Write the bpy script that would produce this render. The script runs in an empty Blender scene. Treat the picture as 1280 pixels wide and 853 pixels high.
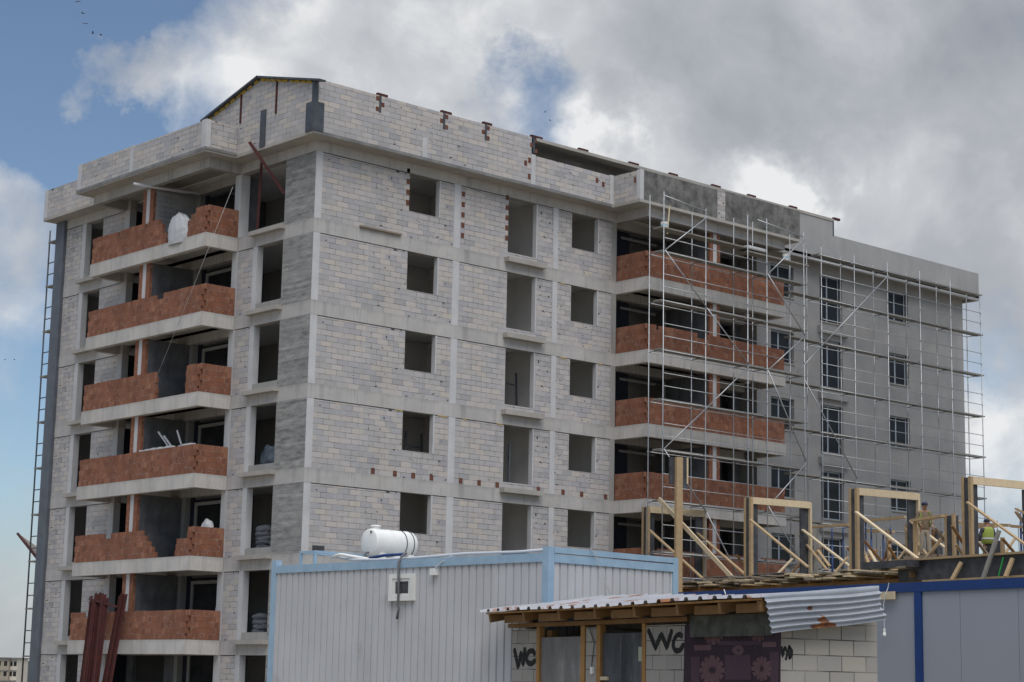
import bpy, math, random
from mathutils import Vector, Matrix, noise
random.seed(11)
SC = bpy.context.scene
COL = SC.collection
R = math.radians

# ------------------------------------------------------------------ camera
F_PX = 2420.92
CAM = Vector((-39.053, -54.293, 1.2))
YAW, PIT, ROL = 0.8414, 0.1755, 0.0203
def _axes():
    cy, sy, cp, sp = math.cos(YAW), math.sin(YAW), math.cos(PIT), math.sin(PIT)
    w = Vector((cy*cp, sy*cp, sp)); r = Vector((sy, -cy, 0)); u = r.cross(w)
    return r*math.cos(ROL)+u*math.sin(ROL), -r*math.sin(ROL)+u*math.cos(ROL), w
AR, AU, AW = _axes()
def ray(px, py):
    return AW + AR*((px-640)/F_PX) - AU*((py-426.5)/F_PX)
def at(px, py, ax, val):
    """point of the place seen at a photo pixel, on the real plane ax = val"""
    d = ray(px, py); i = 'xyz'.index(ax)
    return CAM + d*((val-CAM[i])/d[i])
def deep(px, py, dist):
    return CAM + ray(px, py)*dist
class Frame:
    """plan frame: u runs away along one side, v across it"""
    def __init__(s, o, deg):
        a = R(deg); s.o = Vector(o); s.a = a
        s.u = Vector((math.cos(a), math.sin(a), 0)); s.v = Vector((math.sin(a), -math.cos(a), 0))
    def P(s, u, v, z=0): return Vector((s.o.x, s.o.y, 0)) + s.u*u + s.v*v + Vector((0, 0, z))
    def onV(s, px, py, c):
        d = ray(px, py); p0 = s.P(0, c); t = (p0-CAM).dot(s.v)/d.dot(s.v); p = CAM+d*t
        return (p-s.P(0, 0)).dot(s.u), p.z
    def onU(s, px, py, c):
        d = ray(px, py); p0 = s.P(c, 0); t = (p0-CAM).dot(s.u)/d.dot(s.u); p = CAM+d*t
        return (p-s.P(0, 0)).dot(s.v), p.z

# ------------------------------------------------------------------ objects
def empty(name, loc=(0, 0, 0), rz=0):
    o = bpy.data.objects.new(name, None); COL.objects.link(o)
    o.location = loc; o.rotation_euler = (0, 0, rz); o.empty_display_size = .3
    return o
def tag(o, label=None, cat=None, group=None, kind=None):
    if label: o['label'] = label
    if cat: o['category'] = cat
    if group: o['group'] = group
    if kind: o['kind'] = kind
    return o
def copy_tree(o, parent=None):
    c = o.copy(); COL.objects.link(c); c.parent = parent
    for ch in list(o.children): copy_tree(ch, c)
    return c

class MB:
    def __init__(s): s.v = []; s.f = []; s.m = []
    def add(s, vs, fs, mi=0):
        b = len(s.v); s.v += [Vector(p) for p in vs]
        for f in fs: s.f.append([b+i for i in f]); s.m.append(mi)
        return s
    def box(s, x0, x1, y0, y1, z0, z1, mi=0):
        return s.add([(x0,y0,z0),(x1,y0,z0),(x1,y1,z0),(x0,y1,z0),(x0,y0,z1),(x1,y0,z1),(x1,y1,z1),(x0,y1,z1)],
              [(0,3,2,1),(4,5,6,7),(0,1,5,4),(1,2,6,5),(2,3,7,6),(3,0,4,7)], mi)
    def fbox(s, fr, u0, u1, v0, v1, z0, z1, mi=0):
        P = fr.P
        return s.add([P(u0,v0,z0),P(u1,v0,z0),P(u1,v1,z0),P(u0,v1,z0),P(u0,v0,z1),P(u1,v0,z1),P(u1,v1,z1),P(u0,v1,z1)],
              [(0,1,2,3),(7,6,5,4),(4,5,1,0),(5,6,2,1),(6,7,3,2),(7,4,0,3)], mi)
    def bar(s, p, q, w, h, up=(0,0,1), mi=0):
        p, q = Vector(p), Vector(q); d = (q-p).normalized(); up = Vector(up)
        a = d.cross(up)
        if a.length < 1e-4: a = d.cross(Vector((1,0,0)))
        a.normalize(); b = a.cross(d); a = a*w/2; b = b*h/2
        return s.add([p-a-b,p+a-b,p+a+b,p-a+b,q-a-b,q+a-b,q+a+b,q-a+b],
              [(0,1,2,3),(7,6,5,4),(0,4,5,1),(1,5,6,2),(2,6,7,3),(3,7,4,0)], mi)
    def tube(s, pts, r, n=8, mi=0, caps=True):
        pts = [Vector(p) for p in pts]; rs = r if isinstance(r, (list,tuple)) else [r]*len(pts)
        rings = []; prev = None
        for i, p in enumerate(pts):
            d = (pts[min(i+1,len(pts)-1)]-pts[max(i-1,0)]).normalized()
            a = d.cross(Vector((0,0,1))) if prev is None else prev-d*prev.dot(d)
            if a.length < 1e-4: a = d.cross(Vector((1,0,0)))
            a.normalize(); prev = a; b = d.cross(a)
            rings.append([p+(a*math.cos(t)+b*math.sin(t))*rs[i] for t in [2*math.pi*k/n for k in range(n)]])
        vs = [p for g in rings for p in g]; fs = []
        for i in range(len(pts)-1):
            for k in range(n):
                k2 = (k+1) % n; fs.append((i*n+k, i*n+k2, (i+1)*n+k2, (i+1)*n+k))
        if caps:
            fs.append(tuple(range(n))[::-1]); fs.append(tuple((len(pts)-1)*n+k for k in range(n)))
        return s.add(vs, fs, mi)
    def prism(s, poly, ext, mi=0):
        n = len(poly); e = Vector(ext); vs = [Vector(p) for p in poly]; vs += [p+e for p in vs]
        fs = [tuple(range(n))[::-1], tuple(range(n, 2*n))] + [(i,(i+1)%n,n+(i+1)%n,n+i) for i in range(n)]
        return s.add(vs, fs, mi)
    def wall(s, ax, a0, a1, b0, b1, z0, z1, holes=(), mi=0):
        """wall along ax ('x' or 'y') from a0 to a1, thickness b0..b1, with (a,a,z,z) openings"""
        cuts = sorted(set([a0, a1]+[c for h in holes for c in h[:2]]))
        for l, r in zip(cuts, cuts[1:]):
            hs = sorted([h for h in holes if h[0] <= l+1e-6 and h[1] >= r-1e-6], key=lambda h: h[2])
            z = z0; spans = []
            for h in hs:
                if h[2] > z+1e-6: spans.append((z, h[2]))
                z = h[3]
            if z1 > z+1e-6: spans.append((z, z1))
            for za, zb in spans:
                if ax == 'x': s.box(l, r, b0, b1, za, zb, mi)
                else: s.box(b0, b1, l, r, za, zb, mi)
        return s
    def build(s, name, mats, parent=None, org=None, smooth=False):
        me = bpy.data.meshes.new(name)
        o0 = Vector(org) if org is not None else Vector((0,0,0))
        me.from_pydata([v-o0 for v in s.v], [], s.f)
        for m in (mats if isinstance(mats, (list,tuple)) else [mats]): me.materials.append(m)
        for p, mi in zip(me.polygons, s.m): p.material_index = mi; p.use_smooth = smooth
        me.validate(); me.update()
        o = bpy.data.objects.new(name, me); COL.objects.link(o)
        if parent is not None:
            o.parent = parent
            o.location = o0
        else: o.location = o0
        return o

# ------------------------------------------------------------------ materials
class NT:
    def __init__(s, name):
        s.mat = bpy.data.materials.new(name); s.mat.use_nodes = True; s.t = s.mat.node_tree
        s.b = s.t.nodes['Principled BSDF']; s.tc = s.nd('ShaderNodeTexCoord')
    def nd(s, ty, ins=None, **kw):
        n = s.t.nodes.new(ty)
        for k, v in kw.items(): setattr(n, k, v)
        for k, v in (ins or {}).items(): s.put(n.inputs[k], v)
        return n
    def put(s, sock, v):
        if isinstance(v, bpy.types.NodeSocket): s.t.links.new(v, sock)
        elif isinstance(v, (tuple, list)) and len(v) == 3 and sock.type == 'RGBA': sock.default_value = (*v, 1)
        else: sock.default_value = v
    def mix(s, f, a, b, bt='MIX'):
        n = s.t.nodes.new('ShaderNodeMix'); n.data_type = 'RGBA'; n.blend_type = bt
        s.put(n.inputs[0], f); s.put(n.inputs[6], a); s.put(n.inputs[7], b); return n.outputs[2]
    def math(s, op, a, b=0.0, c=None):
        n = s.t.nodes.new('ShaderNodeMath'); n.operation = op; s.put(n.inputs[0], a); s.put(n.inputs[1], b)
        if c is not None: s.put(n.inputs[2], c)
        return n.outputs[0]
    def noise(s, scale, vec=None, detail=4, rough=.55, stretch=None):
        vec = vec or s.tc.outputs['Object']
        if stretch: vec = s.nd('ShaderNodeMapping', {'Vector': vec, 'Scale': stretch}).outputs[0]
        return s.nd('ShaderNodeTexNoise', {'Vector': vec, 'Scale': scale, 'Detail': detail, 'Roughness': rough}).outputs[0]
    def ramp(s, f, stops, interp='LINEAR'):
        n = s.t.nodes.new('ShaderNodeValToRGB'); s.put(n.inputs[0], f); n.color_ramp.interpolation = interp
        e = n.color_ramp.elements
        while len(e) < len(stops): e.new(.5)
        for x, (p, c) in zip(e, stops):
            x.position = p; x.color = (*c, 1) if isinstance(c, (tuple, list)) else (c, c, c, 1)
        return n.outputs[0]
    def step(s, f, a, b): return s.ramp(f, [(a, 0.), (b, 1.)])
    def bump(s, h, dist, strength=1.0):
        n = s.nd('ShaderNodeBump', {'Height': h, 'Distance': dist, 'Strength': strength})
        s.put(s.b.inputs['Normal'], n.outputs[0])
    def facing(s):
        """(along the wall, height, 0) whichever way the wall faces"""
        sx = s.nd('ShaderNodeSeparateXYZ', {0: s.tc.outputs['Object']})
        nx = s.nd('ShaderNodeSeparateXYZ', {0: s.tc.outputs['Normal']})
        f = s.math('GREATER_THAN', s.math('ABSOLUTE', nx.outputs[0]), .5)
        m = s.t.nodes.new('ShaderNodeMix'); m.data_type = 'FLOAT'
        s.put(m.inputs[0], f); s.put(m.inputs[2], sx.outputs[0]); s.put(m.inputs[3], sx.outputs[1])
        return s.nd('ShaderNodeCombineXYZ', {0: m.outputs[0], 1: sx.outputs[2]}).outputs[0]
    def done(s, col, rough=.85, metal=0., spec=.3):
        s.put(s.b.inputs['Base Color'], col); s.put(s.b.inputs['Roughness'], rough)
        s.put(s.b.inputs['Metallic'], metal); s.put(s.b.inputs['Specular IOR Level'], spec)
        return s.mat

def m_plain(name, a, b=None, scale=6, rough=.6, metal=0., spec=.4, bump=0., stretch=None):
    n = NT(name); b = b or tuple(c*.78 for c in a)
    f = n.noise(scale, detail=5, stretch=stretch)
    if bump: n.bump(f, bump)
    return n.done(n.mix(n.step(f, .3, .7), a, b), rough, metal, spec)

def m_block(name, bw=.5, bh=.196, stops=None, wear=.675, shift=0.0):
    """lightweight block masonry: every block its own tint, thin open joints, chips"""
    n = NT(name); v = n.facing()
    if shift: v = n.nd('ShaderNodeMapping', {'Vector': v, 'Location': (shift, 0, 0)}).outputs[0]
    wob = n.nd('ShaderNodeTexNoise', {'Vector': v, 'Scale': 1.3, 'Detail': 2}).outputs[1]
    vv = n.nd('ShaderNodeVectorMath', {0: v, 1: n.nd('ShaderNodeVectorMath', {0: wob, 1: (.022, .016, 0)}, operation='MULTIPLY').outputs[0]}, operation='ADD').outputs[0]
    br = n.nd('ShaderNodeTexBrick', {'Vector': vv, 'Color1': (0,0,0), 'Color2': (1,1,1), 'Mortar': (.5,.5,.5), 'Scale': 1.0,
        'Mortar Size': .006, 'Mortar Smooth': .15, 'Bias': 0.0, 'Brick Width': bw, 'Row Height': bh}, offset=.5, squash=1.0)
    stops = stops or [(0, (.36,.35,.36)), (.18, (.47,.44,.42)), (.36, (.42,.41,.425)), (.5, (.53,.48,.445)), (.66, (.50,.465,.455)), (.8, (.39,.38,.40)), (.9, (.545,.485,.425)), (1, (.46,.43,.425))]
    col = n.ramp(br.outputs['Color'], stops)
    dirt = n.noise(.55, detail=6, rough=.6)
    col = n.mix(n.math('MULTIPLY', n.step(dirt, .45, .75), .32), col, (.27,.27,.275))
    sm = n.noise(2.3, detail=6, rough=.7)                     # mortar smears and lime bloom
    col = n.mix(n.math('MULTIPLY', n.step(sm, .56, .70), .30), col, (.60,.585,.565))
    wet = n.noise(1.5, vec=v, stretch=(2.4, .16, 1), detail=6, rough=.6)   # runs below the bands
    col = n.mix(n.math('MULTIPLY', n.step(wet, .56, .74), .38), col, (.235,.225,.22))
    fine = n.noise(38, detail=3)
    col = n.mix(n.math('MULTIPLY', fine, .16), col, (.22,.22,.22))
    # joints, some open and dark, some filled flush
    jn = n.noise(1.7, vec=v, detail=2)
    jm = n.math('MULTIPLY', br.outputs['Fac'], n.ramp(jn, [(.36, .15), (.60, 1.)]))
    col = n.mix(jm, col, (.075,.072,.072))
    # broken corners: small dark knocks
    kn = n.nd('ShaderNodeTexNoise', {'Vector': n.nd('ShaderNodeMapping', {'Vector': vv, 'Scale': (4.2, 6.4, 1)}).outputs[0], 'Scale': 1.0, 'Detail': 3, 'Roughness': .55}).outputs[0]
    reg = n.ramp(n.noise(.3, vec=v, detail=1), [(.40, wear+.05), (.64, wear-.045)])
    hole = n.math('GREATER_THAN', kn, reg)
    col = n.mix(hole, col, (.075,.07,.07))
    n.bump(n.math('SUBTRACT', n.math('MULTIPLY', fine, .2), n.math('ADD', br.outputs['Fac'], hole)), .012, .8)
    return n.done(col, .95, 0, .1)

def m_brick(name, bw=.20, bh=.21, a=(.305,.127,.074), b=(.22,.092,.057), c=(.40,.20,.125), ribs=True):
    """hollow clay brick with fine vertical ribs"""
    n = NT(name); v = n.facing()
    br = n.nd('ShaderNodeTexBrick', {'Vector': v, 'Color1': (0,0,0), 'Color2': (1,1,1), 'Mortar': (.5,.5,.5), 'Scale': 1.0,
        'Mortar Size': .008, 'Mortar Smooth': .15, 'Bias': 0., 'Brick Width': bw, 'Row Height': bh}, offset=.5)
    col = n.ramp(br.outputs['Color'], [(0, b), (.45, a), (.75, a), (1, c)])
    col = n.mix(n.math('MULTIPLY', n.step(n.noise(1.1, detail=6), .42, .72), .55), col, (.16,.075,.055))
    sx = n.nd('ShaderNodeSeparateXYZ', {0: v})
    rib = n.math('PINGPONG', sx.outputs[0], .022)
    rib = n.math('DIVIDE', rib, .022)
    col = n.mix(n.math('MULTIPLY', n.math('LESS_THAN', rib, .30), .62), col, (.11,.045,.03))
    mo = n.math('MULTIPLY', br.outputs['Fac'], n.ramp(n.noise(2.2, vec=v, detail=2), [(.35, .35), (.62, 1.)]))
    col = n.mix(mo, col, n.mix(n.step(n.noise(3.), .45, .6), (.12,.07,.055), (.34,.28,.25)))
    col = n.mix(n.math('MULTIPLY', n.step(n.noise(5.5, detail=5), .62, .7), .4), col, (.42,.36,.33))
    n.bump(n.math('SUBTRACT', n.math('MULTIPLY', rib, .4), br.outputs['Fac']), .008, .7)
    return n.done(col, .9, 0, .2)

def m_conc(name, a=(.43,.425,.41), b=(.33,.325,.315), stain=(.17,.165,.16), drip=.5, scale=1.2, warm=.0, edge=None):
    """poured concrete: cloudy tone, runs below the edges, pin holes"""
    n = NT(name)
    big = n.noise(scale, detail=7, rough=.62)
    col = n.mix(n.step(big, .35, .68), a, b)
    pv = n.facing()
    pan = n.nd('ShaderNodeTexBrick', {'Vector': pv, 'Color1': (0,0,0), 'Color2': (1,1,1), 'Mortar': (.5,.5,.5), 'Scale': 1., 'Mortar Size': .006, 'Mortar Smooth': .3, 'Bias': 0., 'Brick Width': 1.27, 'Row Height': 9.}, offset=.5)
    col = n.mix(n.math('MULTIPLY', pan.outputs['Color'], .26*min(drip*2, 1)), col, tuple(c*.62 for c in b))
    col = n.mix(n.math('MULTIPLY', pan.outputs['Fac'], .5*min(drip*2, 1)), col, stain)
    thin = n.noise(9., stretch=(1, 1, .05), detail=3)
    col = n.mix(n.math('MULTIPLY', n.step(thin, .60, .72), drip*.8), col, stain)
    run = n.noise(2.6, stretch=(1, 1, .12), detail=5)
    col = n.mix(n.math('MULTIPLY', n.step(run, .53, .75), drip), col, stain)
    if warm: col = n.mix(n.math('MULTIPLY', n.step(n.noise(.5, detail=4), .5, .7), warm), col, (.47,.43,.36))
    if edge is not None:                                   # grime that gathers along the upper edge of a band
        z_ = n.nd('ShaderNodeSeparateXYZ', {0: n.tc.outputs['Object']}).outputs[2]
        g_ = n.math('ADD', z_, n.math('MULTIPLY', n.noise(1.6, stretch=(1, 1, .4), detail=6, rough=.65), .42))
        col = n.mix(n.math('MULTIPLY', n.step(n.math('SUBTRACT', g_, edge-.5), .58, .82), .55), col, (.22,.215,.205))
    pin = n.noise(26, detail=2)
    col = n.mix(n.math('MULTIPLY', n.step(pin, .66, .72), .35), col, (.18,.18,.18))
    n.bump(n.math('ADD', n.math('MULTIPLY', big, .5), n.math('MULTIPLY', pin, .2)), .015, .5)
    return n.done(col, .92, 0, .15)

def m_board(name):
    """board-marked concrete: horizontal streaks"""
    n = NT(name)
    pv = n.facing()
    bd = n.nd('ShaderNodeTexBrick', {'Vector': pv, 'Color1': (0,0,0), 'Color2': (1,1,1), 'Mortar': (.25,.25,.25), 'Scale': 1., 'Mortar Size': .006, 'Mortar Smooth': .6, 'Bias': 0., 'Brick Width': 2.3, 'Row Height': .105}, offset=.37).outputs['Color']
    st = n.math('MULTIPLY_ADD', bd, .17, n.math('MULTIPLY', n.noise(3.4, stretch=(.5, .5, 2.0), detail=7, rough=.68), .83))
    col = n.ramp(st, [(.34, (.16,.157,.152)), (.46, (.265,.258,.25)), (.58, (.33,.322,.31)), (.70, (.42,.41,.39))])
    col = n.mix(n.math('MULTIPLY', n.step(n.noise(.7, detail=5), .45, .7), .45), col, (.215,.21,.205))
    n.bump(st, .02, .6)
    return n.done(col, .92, 0, .15)

def m_wood(name, a, b, grey=0.):
    n = NT(name)
    inf = n.nd('ShaderNodeObjectInfo').outputs['Random']
    g = n.noise(5., stretch=(1.6, 1.6, 1.6), detail=7, rough=.7)
    col = n.mix(n.step(g, .3, .7), a, b)
    col = n.mix(n.math('MULTIPLY', inf, .45), col, tuple(c*.62 for c in a))
    col = n.mix(n.math('MULTIPLY', n.step(n.noise(2.1, detail=3), .5, .75), grey), col, (.2,.19,.175))
    return n.done(col, .75, 0, .25)

M = {}
M['block'] = m_block('aerated_block')
M['block_shed'] = m_block('shed_block', bw=.34, bh=.178, wear=.80, stops=[(0,(.29,.27,.25)),(.35,(.36,.335,.305)),(.7,(.40,.36,.30)),(1,(.31,.295,.28))])
M['block_dark'] = m_block('grey_block', wear=.74, stops=[(0,(.33,.33,.34)),(.5,(.38,.375,.375)),(1,(.30,.305,.32))])
M['brick'] = m_brick('hollow_brick')
M['brick_bit'] = m_plain('broken_brick', (.19,.085,.058), (.11,.05,.038), 9, .9, 0, .1)
M['conc'] = m_conc('ring_concrete', a=(.50,.475,.455), b=(.40,.385,.378), drip=.55, warm=.3, edge=.513)
M['fascia'] = m_conc('balcony_concrete', a=(.58,.545,.51), b=(.47,.447,.425), drip=.5, warm=.3, edge=.0)  # ring concrete made paler, painting back light lost under the scaffold planks
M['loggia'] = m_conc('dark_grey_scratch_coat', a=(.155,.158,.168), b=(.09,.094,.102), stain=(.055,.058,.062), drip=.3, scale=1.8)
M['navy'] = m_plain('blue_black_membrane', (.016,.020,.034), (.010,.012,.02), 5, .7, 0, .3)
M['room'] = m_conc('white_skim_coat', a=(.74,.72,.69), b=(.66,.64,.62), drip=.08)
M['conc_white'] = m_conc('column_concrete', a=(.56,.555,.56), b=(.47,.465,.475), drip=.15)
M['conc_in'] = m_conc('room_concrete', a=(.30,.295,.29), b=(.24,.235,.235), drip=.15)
M['conc_soffit'] = m_conc('soffit_concrete', a=(.40,.375,.34), b=(.32,.30,.275), drip=.0)
M['conc_dark'] = m_conc('weathered_concrete', a=(.27,.268,.265), b=(.16,.16,.16), drip=.6)
M['board'] = m_board('board_marked_concrete')
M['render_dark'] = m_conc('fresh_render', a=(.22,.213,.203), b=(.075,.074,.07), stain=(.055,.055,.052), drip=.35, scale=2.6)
M['plaster'] = m_conc('smooth_plaster', a=(.37,.36,.355), b=(.305,.30,.30), stain=(.25,.243,.238), drip=.3, scale=.8)
M['galv'] = m_plain('galvanised_tube', (.46,.47,.48), (.33,.34,.35), 9, .42, .75, .5)
M['plank_grey'] = m_wood('weathered_plank', (.30,.28,.25), (.19,.18,.165), .5)
M['wood'] = m_wood('fresh_timber', (.50,.36,.21), (.37,.25,.135), .25)
M['wood_light'] = m_wood('pale_timber', (.70,.57,.39), (.56,.44,.28), .05)
M['wood_brown'] = m_wood('brown_timber', (.27,.145,.055), (.17,.09,.035), .2)
M['post_wood'] = m_wood('orange_post_timber', (.44,.24,.085), (.28,.15,.05), .1)
M['wood_old'] = m_wood('old_board', (.33,.27,.20), (.19,.15,.115), .6)
M['film'] = m_plain('black_film_panel', (.030,.030,.034), (.075,.077,.085), 4, .5, 0, .4)
M['steel_dark'] = m_plain('dark_steel', (.062,.068,.08), (.10,.107,.12), 3, .5, .3, .4)
M['pilaster'] = m_plain('dark_grey_coating', (.13,.145,.17), (.10,.11,.13), 2, .6, 0, .3)
M['oxide'] = m_plain('red_oxide_steel', (.095,.027,.024), (.052,.02,.019), 5, .65, .0, .25)
M['white_sheet'] = m_plain('white_coated_sheet', (.56,.565,.59), (.50,.505,.535), .8, .5, 0, .4)
M['light_blue'] = m_plain('light_blue_paint', (.32,.445,.56), (.255,.37,.48), 5, .5, 0, .4)
M['blue'] = m_plain('deep_blue_paint', (.010,.045,.185), (.012,.038,.14), 5, .45, 0, .4)
M['panel_grey'] = m_plain('grey_sandwich_panel', (.30,.315,.35), (.285,.30,.335), .6, .5, 0, .4)
M['prop_blue'] = m_plain('blue_prop_paint', (.02,.05,.17), (.05,.07,.14), 5, .5, .2, .4)
M['plastic_white'] = m_plain('white_polyethylene', (.78,.77,.74), (.66,.645,.61), 3.5, .5, 0, .4, stretch=(1, 1, .4))
M['pvc'] = m_plain('white_window_profile', (.42,.47,.54), (.36,.41,.48), 3, .5, 0, .3)
M['foam'] = m_plain('yellow_foam', (.55,.36,.06), (.42,.27,.05), 9, .9, 0, .1)
M['rope'] = m_plain('pale_rope', (.55,.54,.52), (.45,.44,.42), 9, .8)
M['cable_grey'] = m_plain('grey_hose', (.13,.13,.135), (.09,.09,.095), 9, .6)
M['cable_black'] = m_plain('black_cable', (.02,.02,.02), (.03,.03,.03), 9, .6)
M['paint_black'] = m_plain('black_spray_paint', (.012,.012,.013), (.03,.03,.03), 14, .7, 0, .2)
M['tarp'] = m_plain('white_tarp', (.56,.56,.57), (.48,.48,.49), 3, .6)
M['sack'] = m_plain('grey_sack', (.11,.115,.13), (.07,.075,.085), 4, .8)
M['dark_in'] = m_plain('dark_door_leaf', (.045,.05,.06), (.03,.034,.04), 3, .7)
def m_glass():
    n = NT('dark_pane'); f = n.noise(.8, detail=3)
    return n.done(n.mix(f, (.010,.011,.013), (.022,.024,.028)), .22, 0, .22)
M['glass'] = m_glass()
# ------------------------------------------------------------------ the apartment building
B5 = 19.724; FH = 2.95
def B(n): return B5-FH*(5-n)        # underside of the ring beam over storey n
def S(n): return B(n-1)+.513        # slab top of storey n
LX, LY = 38.8, 18.2
bld = empty('apartment_building', (0, 0, 0))
tag(bld, 'unfinished six storey block of grey blocks, concrete bands and red brick balconies', 'apartment building')
SOF, RS = 20.10, 20.22               # roof slab underside and top

# slabs and dark rooms behind the openings
for n in range(-1, 6):
    z = S(n) if n >= 0 else .10
    MB().box(.32, LX-.27, .32, LY-.2, z-.16, z-.012).build('floor_slab', M['room'], bld)
MB().box(.32, LX-.27, .32, LY-.2, SOF-.05, SOF-.004).build('ceiling_slab', M['room'], bld)
for n in range(-1, 6):
    z0 = (S(n) if n >= 0 else .10); z1 = B(n)+.34
    m = MB()
    m.wall('x', 4.051, LX-.3, 3.2, 3.35, z0, z1, [(8.6, 9.6, z0+.002, z0+2.1), (18, 18.9, z0+.002, z0+2.1)])
    for x in (7.9, 11.42): m.box(x, x+.12, .21, 3.19, z0, z1)
    m.box(29.9, 30.05, .26, 3.19, z0, z1); m.box(26.4, 26.5, .26, 3.19, z0, z1); m.box(14.85, 14.95, .42, 3.19, z0, z1)
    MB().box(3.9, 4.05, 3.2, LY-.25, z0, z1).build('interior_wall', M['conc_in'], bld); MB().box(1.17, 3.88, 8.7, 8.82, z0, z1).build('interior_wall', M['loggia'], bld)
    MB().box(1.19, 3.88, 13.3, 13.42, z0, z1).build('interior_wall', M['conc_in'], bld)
    m.build('interior_wall', M['room'], bld)

# ring beams, columns, shear wall
for n in range(-1, 6):
    zb, zt = B(n), (S(n+1) if n < 5 else SOF)
    MB().box(0, 15.06, 0, .3, zb, zt).build('ring_beam', M['conc'], bld, (0, 0, zb))
    MB().box(0, .3, .3, 4.75, zb, zt).build('ring_beam', M['conc'], bld, (0, 0, zb))
    MB().box(0, .3, 12.6, 18.0, zb, zt).build('ring_beam', M['conc'], bld, (0, 0, zb))
    z0 = S(n) if n >= 0 else 0; e = .002
    m = MB(); m.box(0, .30, .004, 1.83, z0+e, zb-e, 0)
    m.m[2] = 1                                         # the narrow end is struck smooth and paler
    m.build('shear_wall', [M['board'], M['conc_white']], bld)
    for a, b in ((6.43, 6.75), (11.55, 11.81)):
        MB().box(a, b, .003, .26, z0+e, zb-e).build('column', M['conc_white'], bld)
    MB().box(14.80, 15.06, .003, .40, z0+e, zb-e).build('column', M['conc'], bld)
    MB().box(.003, .40, 4.70, 5.08, z0+e, zb-e).build('column', M['conc_white'], bld)
    MB().box(.003, .30, 12.62, 12.98, z0+e, zb-e).build('column', M['conc_white'], bld)
    if n < 5: MB().box(.003, .26, 3.44, 3.72, z0+e, zb-e).build('column', M['conc_white'], bld)
    MB().box(.003, .26, 16.08, 16.36, z0+e, zb-e).build('column', M['conc_white'], bld)
    # block infill, right hand face
    k = .012; og = (0, 0, z0)
    MB().wall('x', .302, 6.428, k, .21, z0+e, zb-.03, [(4.27, 5.76, z0+1.0, zb-.03)]).build('block_wall', M['block'], bld, og)
    MB().wall('x', 6.752, 11.548, k, .21, z0+e, zb-.03, [(9.17, 10.70, z0+.26, zb-.03)]).build('block_wall', M['block'], bld, og)
    MB().wall('x', 11.812, 14.798, k, .21, z0+e, zb-.03, [(12.56, 14.06, z0+1.0, zb-.03)]).build('block_wall', M['block'], bld, og)
    MB().box(5.70, 5.758, .004, .215, z0+1.0, zb-.016).build('jamb', M['conc_white'], bld)
    MB().box(10.64, 10.698, .004, .215, z0+.26, zb-.016).build('jamb', M['conc_white'], bld)
    MB().box(14.0, 14.058, .004, .215, z0+1.0, zb-.016).build('jamb', M['conc_white'], bld)
    if n >= 0:
        MB().box(9.0, 11.0, -.27, -.002, z0-.15, z0+.03).build('balcony_ledge', M['conc_soffit'], bld)
        if n < 5 or True:
            MB().box(-.25, -.002, 1.72, 3.72, z0-.14, z0+.02).build('balcony_ledge', M['conc_soffit'], bld)
        MB().box(-.25, -.002, 14.5, 16.3, z0-.14, z0+.02).build('balcony_ledge', M['conc_soffit'], bld)
    # block infill, left hand face
    if n < 5: MB().box(k, .21, 3.722, 4.698, z0+e, zb-.03).build('block_wall', M['block'], bld, og)
    MB().box(k, .21, 12.982, 14.71, z0+e, zb-.03).build('block_wall', M['block'], bld, og)
    MB().box(k, .21, 16.362, 17.71, z0+e, zb-.03).build('block_wall', M['block'], bld, og)
    if n >= 0:
        MB().box(k+.002, .2, 1.832, 3.438, z0+e, z0+(.14 if n == 5 else .28)).build('sill', M['conc'], bld)
        MB().box(k+.002, .2, 14.712, 16.078, z0+e, z0+.2).build('sill', M['conc'], bld)
    # loggia back walls with their door openings
    def lw(m, name, mt): m.build(name, M[mt], bld, og)
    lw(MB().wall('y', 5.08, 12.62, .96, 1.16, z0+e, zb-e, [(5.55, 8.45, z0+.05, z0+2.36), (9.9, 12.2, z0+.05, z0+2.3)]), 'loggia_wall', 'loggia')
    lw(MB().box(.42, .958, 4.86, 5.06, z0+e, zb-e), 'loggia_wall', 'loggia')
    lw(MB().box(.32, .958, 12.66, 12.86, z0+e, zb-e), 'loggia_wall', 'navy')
    lw(MB().box(.72, .956, 8.60, 8.84, z0+e, zb-e), 'jamb', 'conc_in')
    lw(MB().box(.93, .958, 8.28, 8.55, z0+e, z0+2.5), 'loggia_wall', 'navy')
    if n < 5:
        lw(MB().box(.90, .957, 8.08, 8.22, z0+.02, z0+2.24), 'door_frame', 'conc_in'); lw(MB().box(.90, .957, 5.6, 8.079, z0+2.12, z0+2.24), 'door_frame', 'conc_in')
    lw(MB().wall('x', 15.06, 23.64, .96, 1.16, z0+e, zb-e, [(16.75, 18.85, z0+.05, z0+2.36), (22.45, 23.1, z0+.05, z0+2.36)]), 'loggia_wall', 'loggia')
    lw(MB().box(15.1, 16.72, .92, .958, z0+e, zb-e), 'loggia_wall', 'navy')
    lw(MB().box(16.2, 18.3, .90, .918, z0+2.12, z0+2.22), 'door_frame', 'conc_in')
    lw(MB().box(18.87, 19.02, .92, .958, z0+e, z0+2.36), 'door_frame', 'conc_white')
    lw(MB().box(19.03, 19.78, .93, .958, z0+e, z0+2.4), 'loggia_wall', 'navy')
    lw(MB().box(19.8, 20.06, .90, .958, z0+e, zb-e), 'jamb', 'conc_in')
    lw(MB().box(23.12, 23.28, .92, .958, z0+e, z0+2.36), 'door_frame', 'conc_in'); lw(MB().box(21.9, 22.44, .935, .958, z0+e, z0+2.3), 'door_leaf', 'navy')

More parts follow.
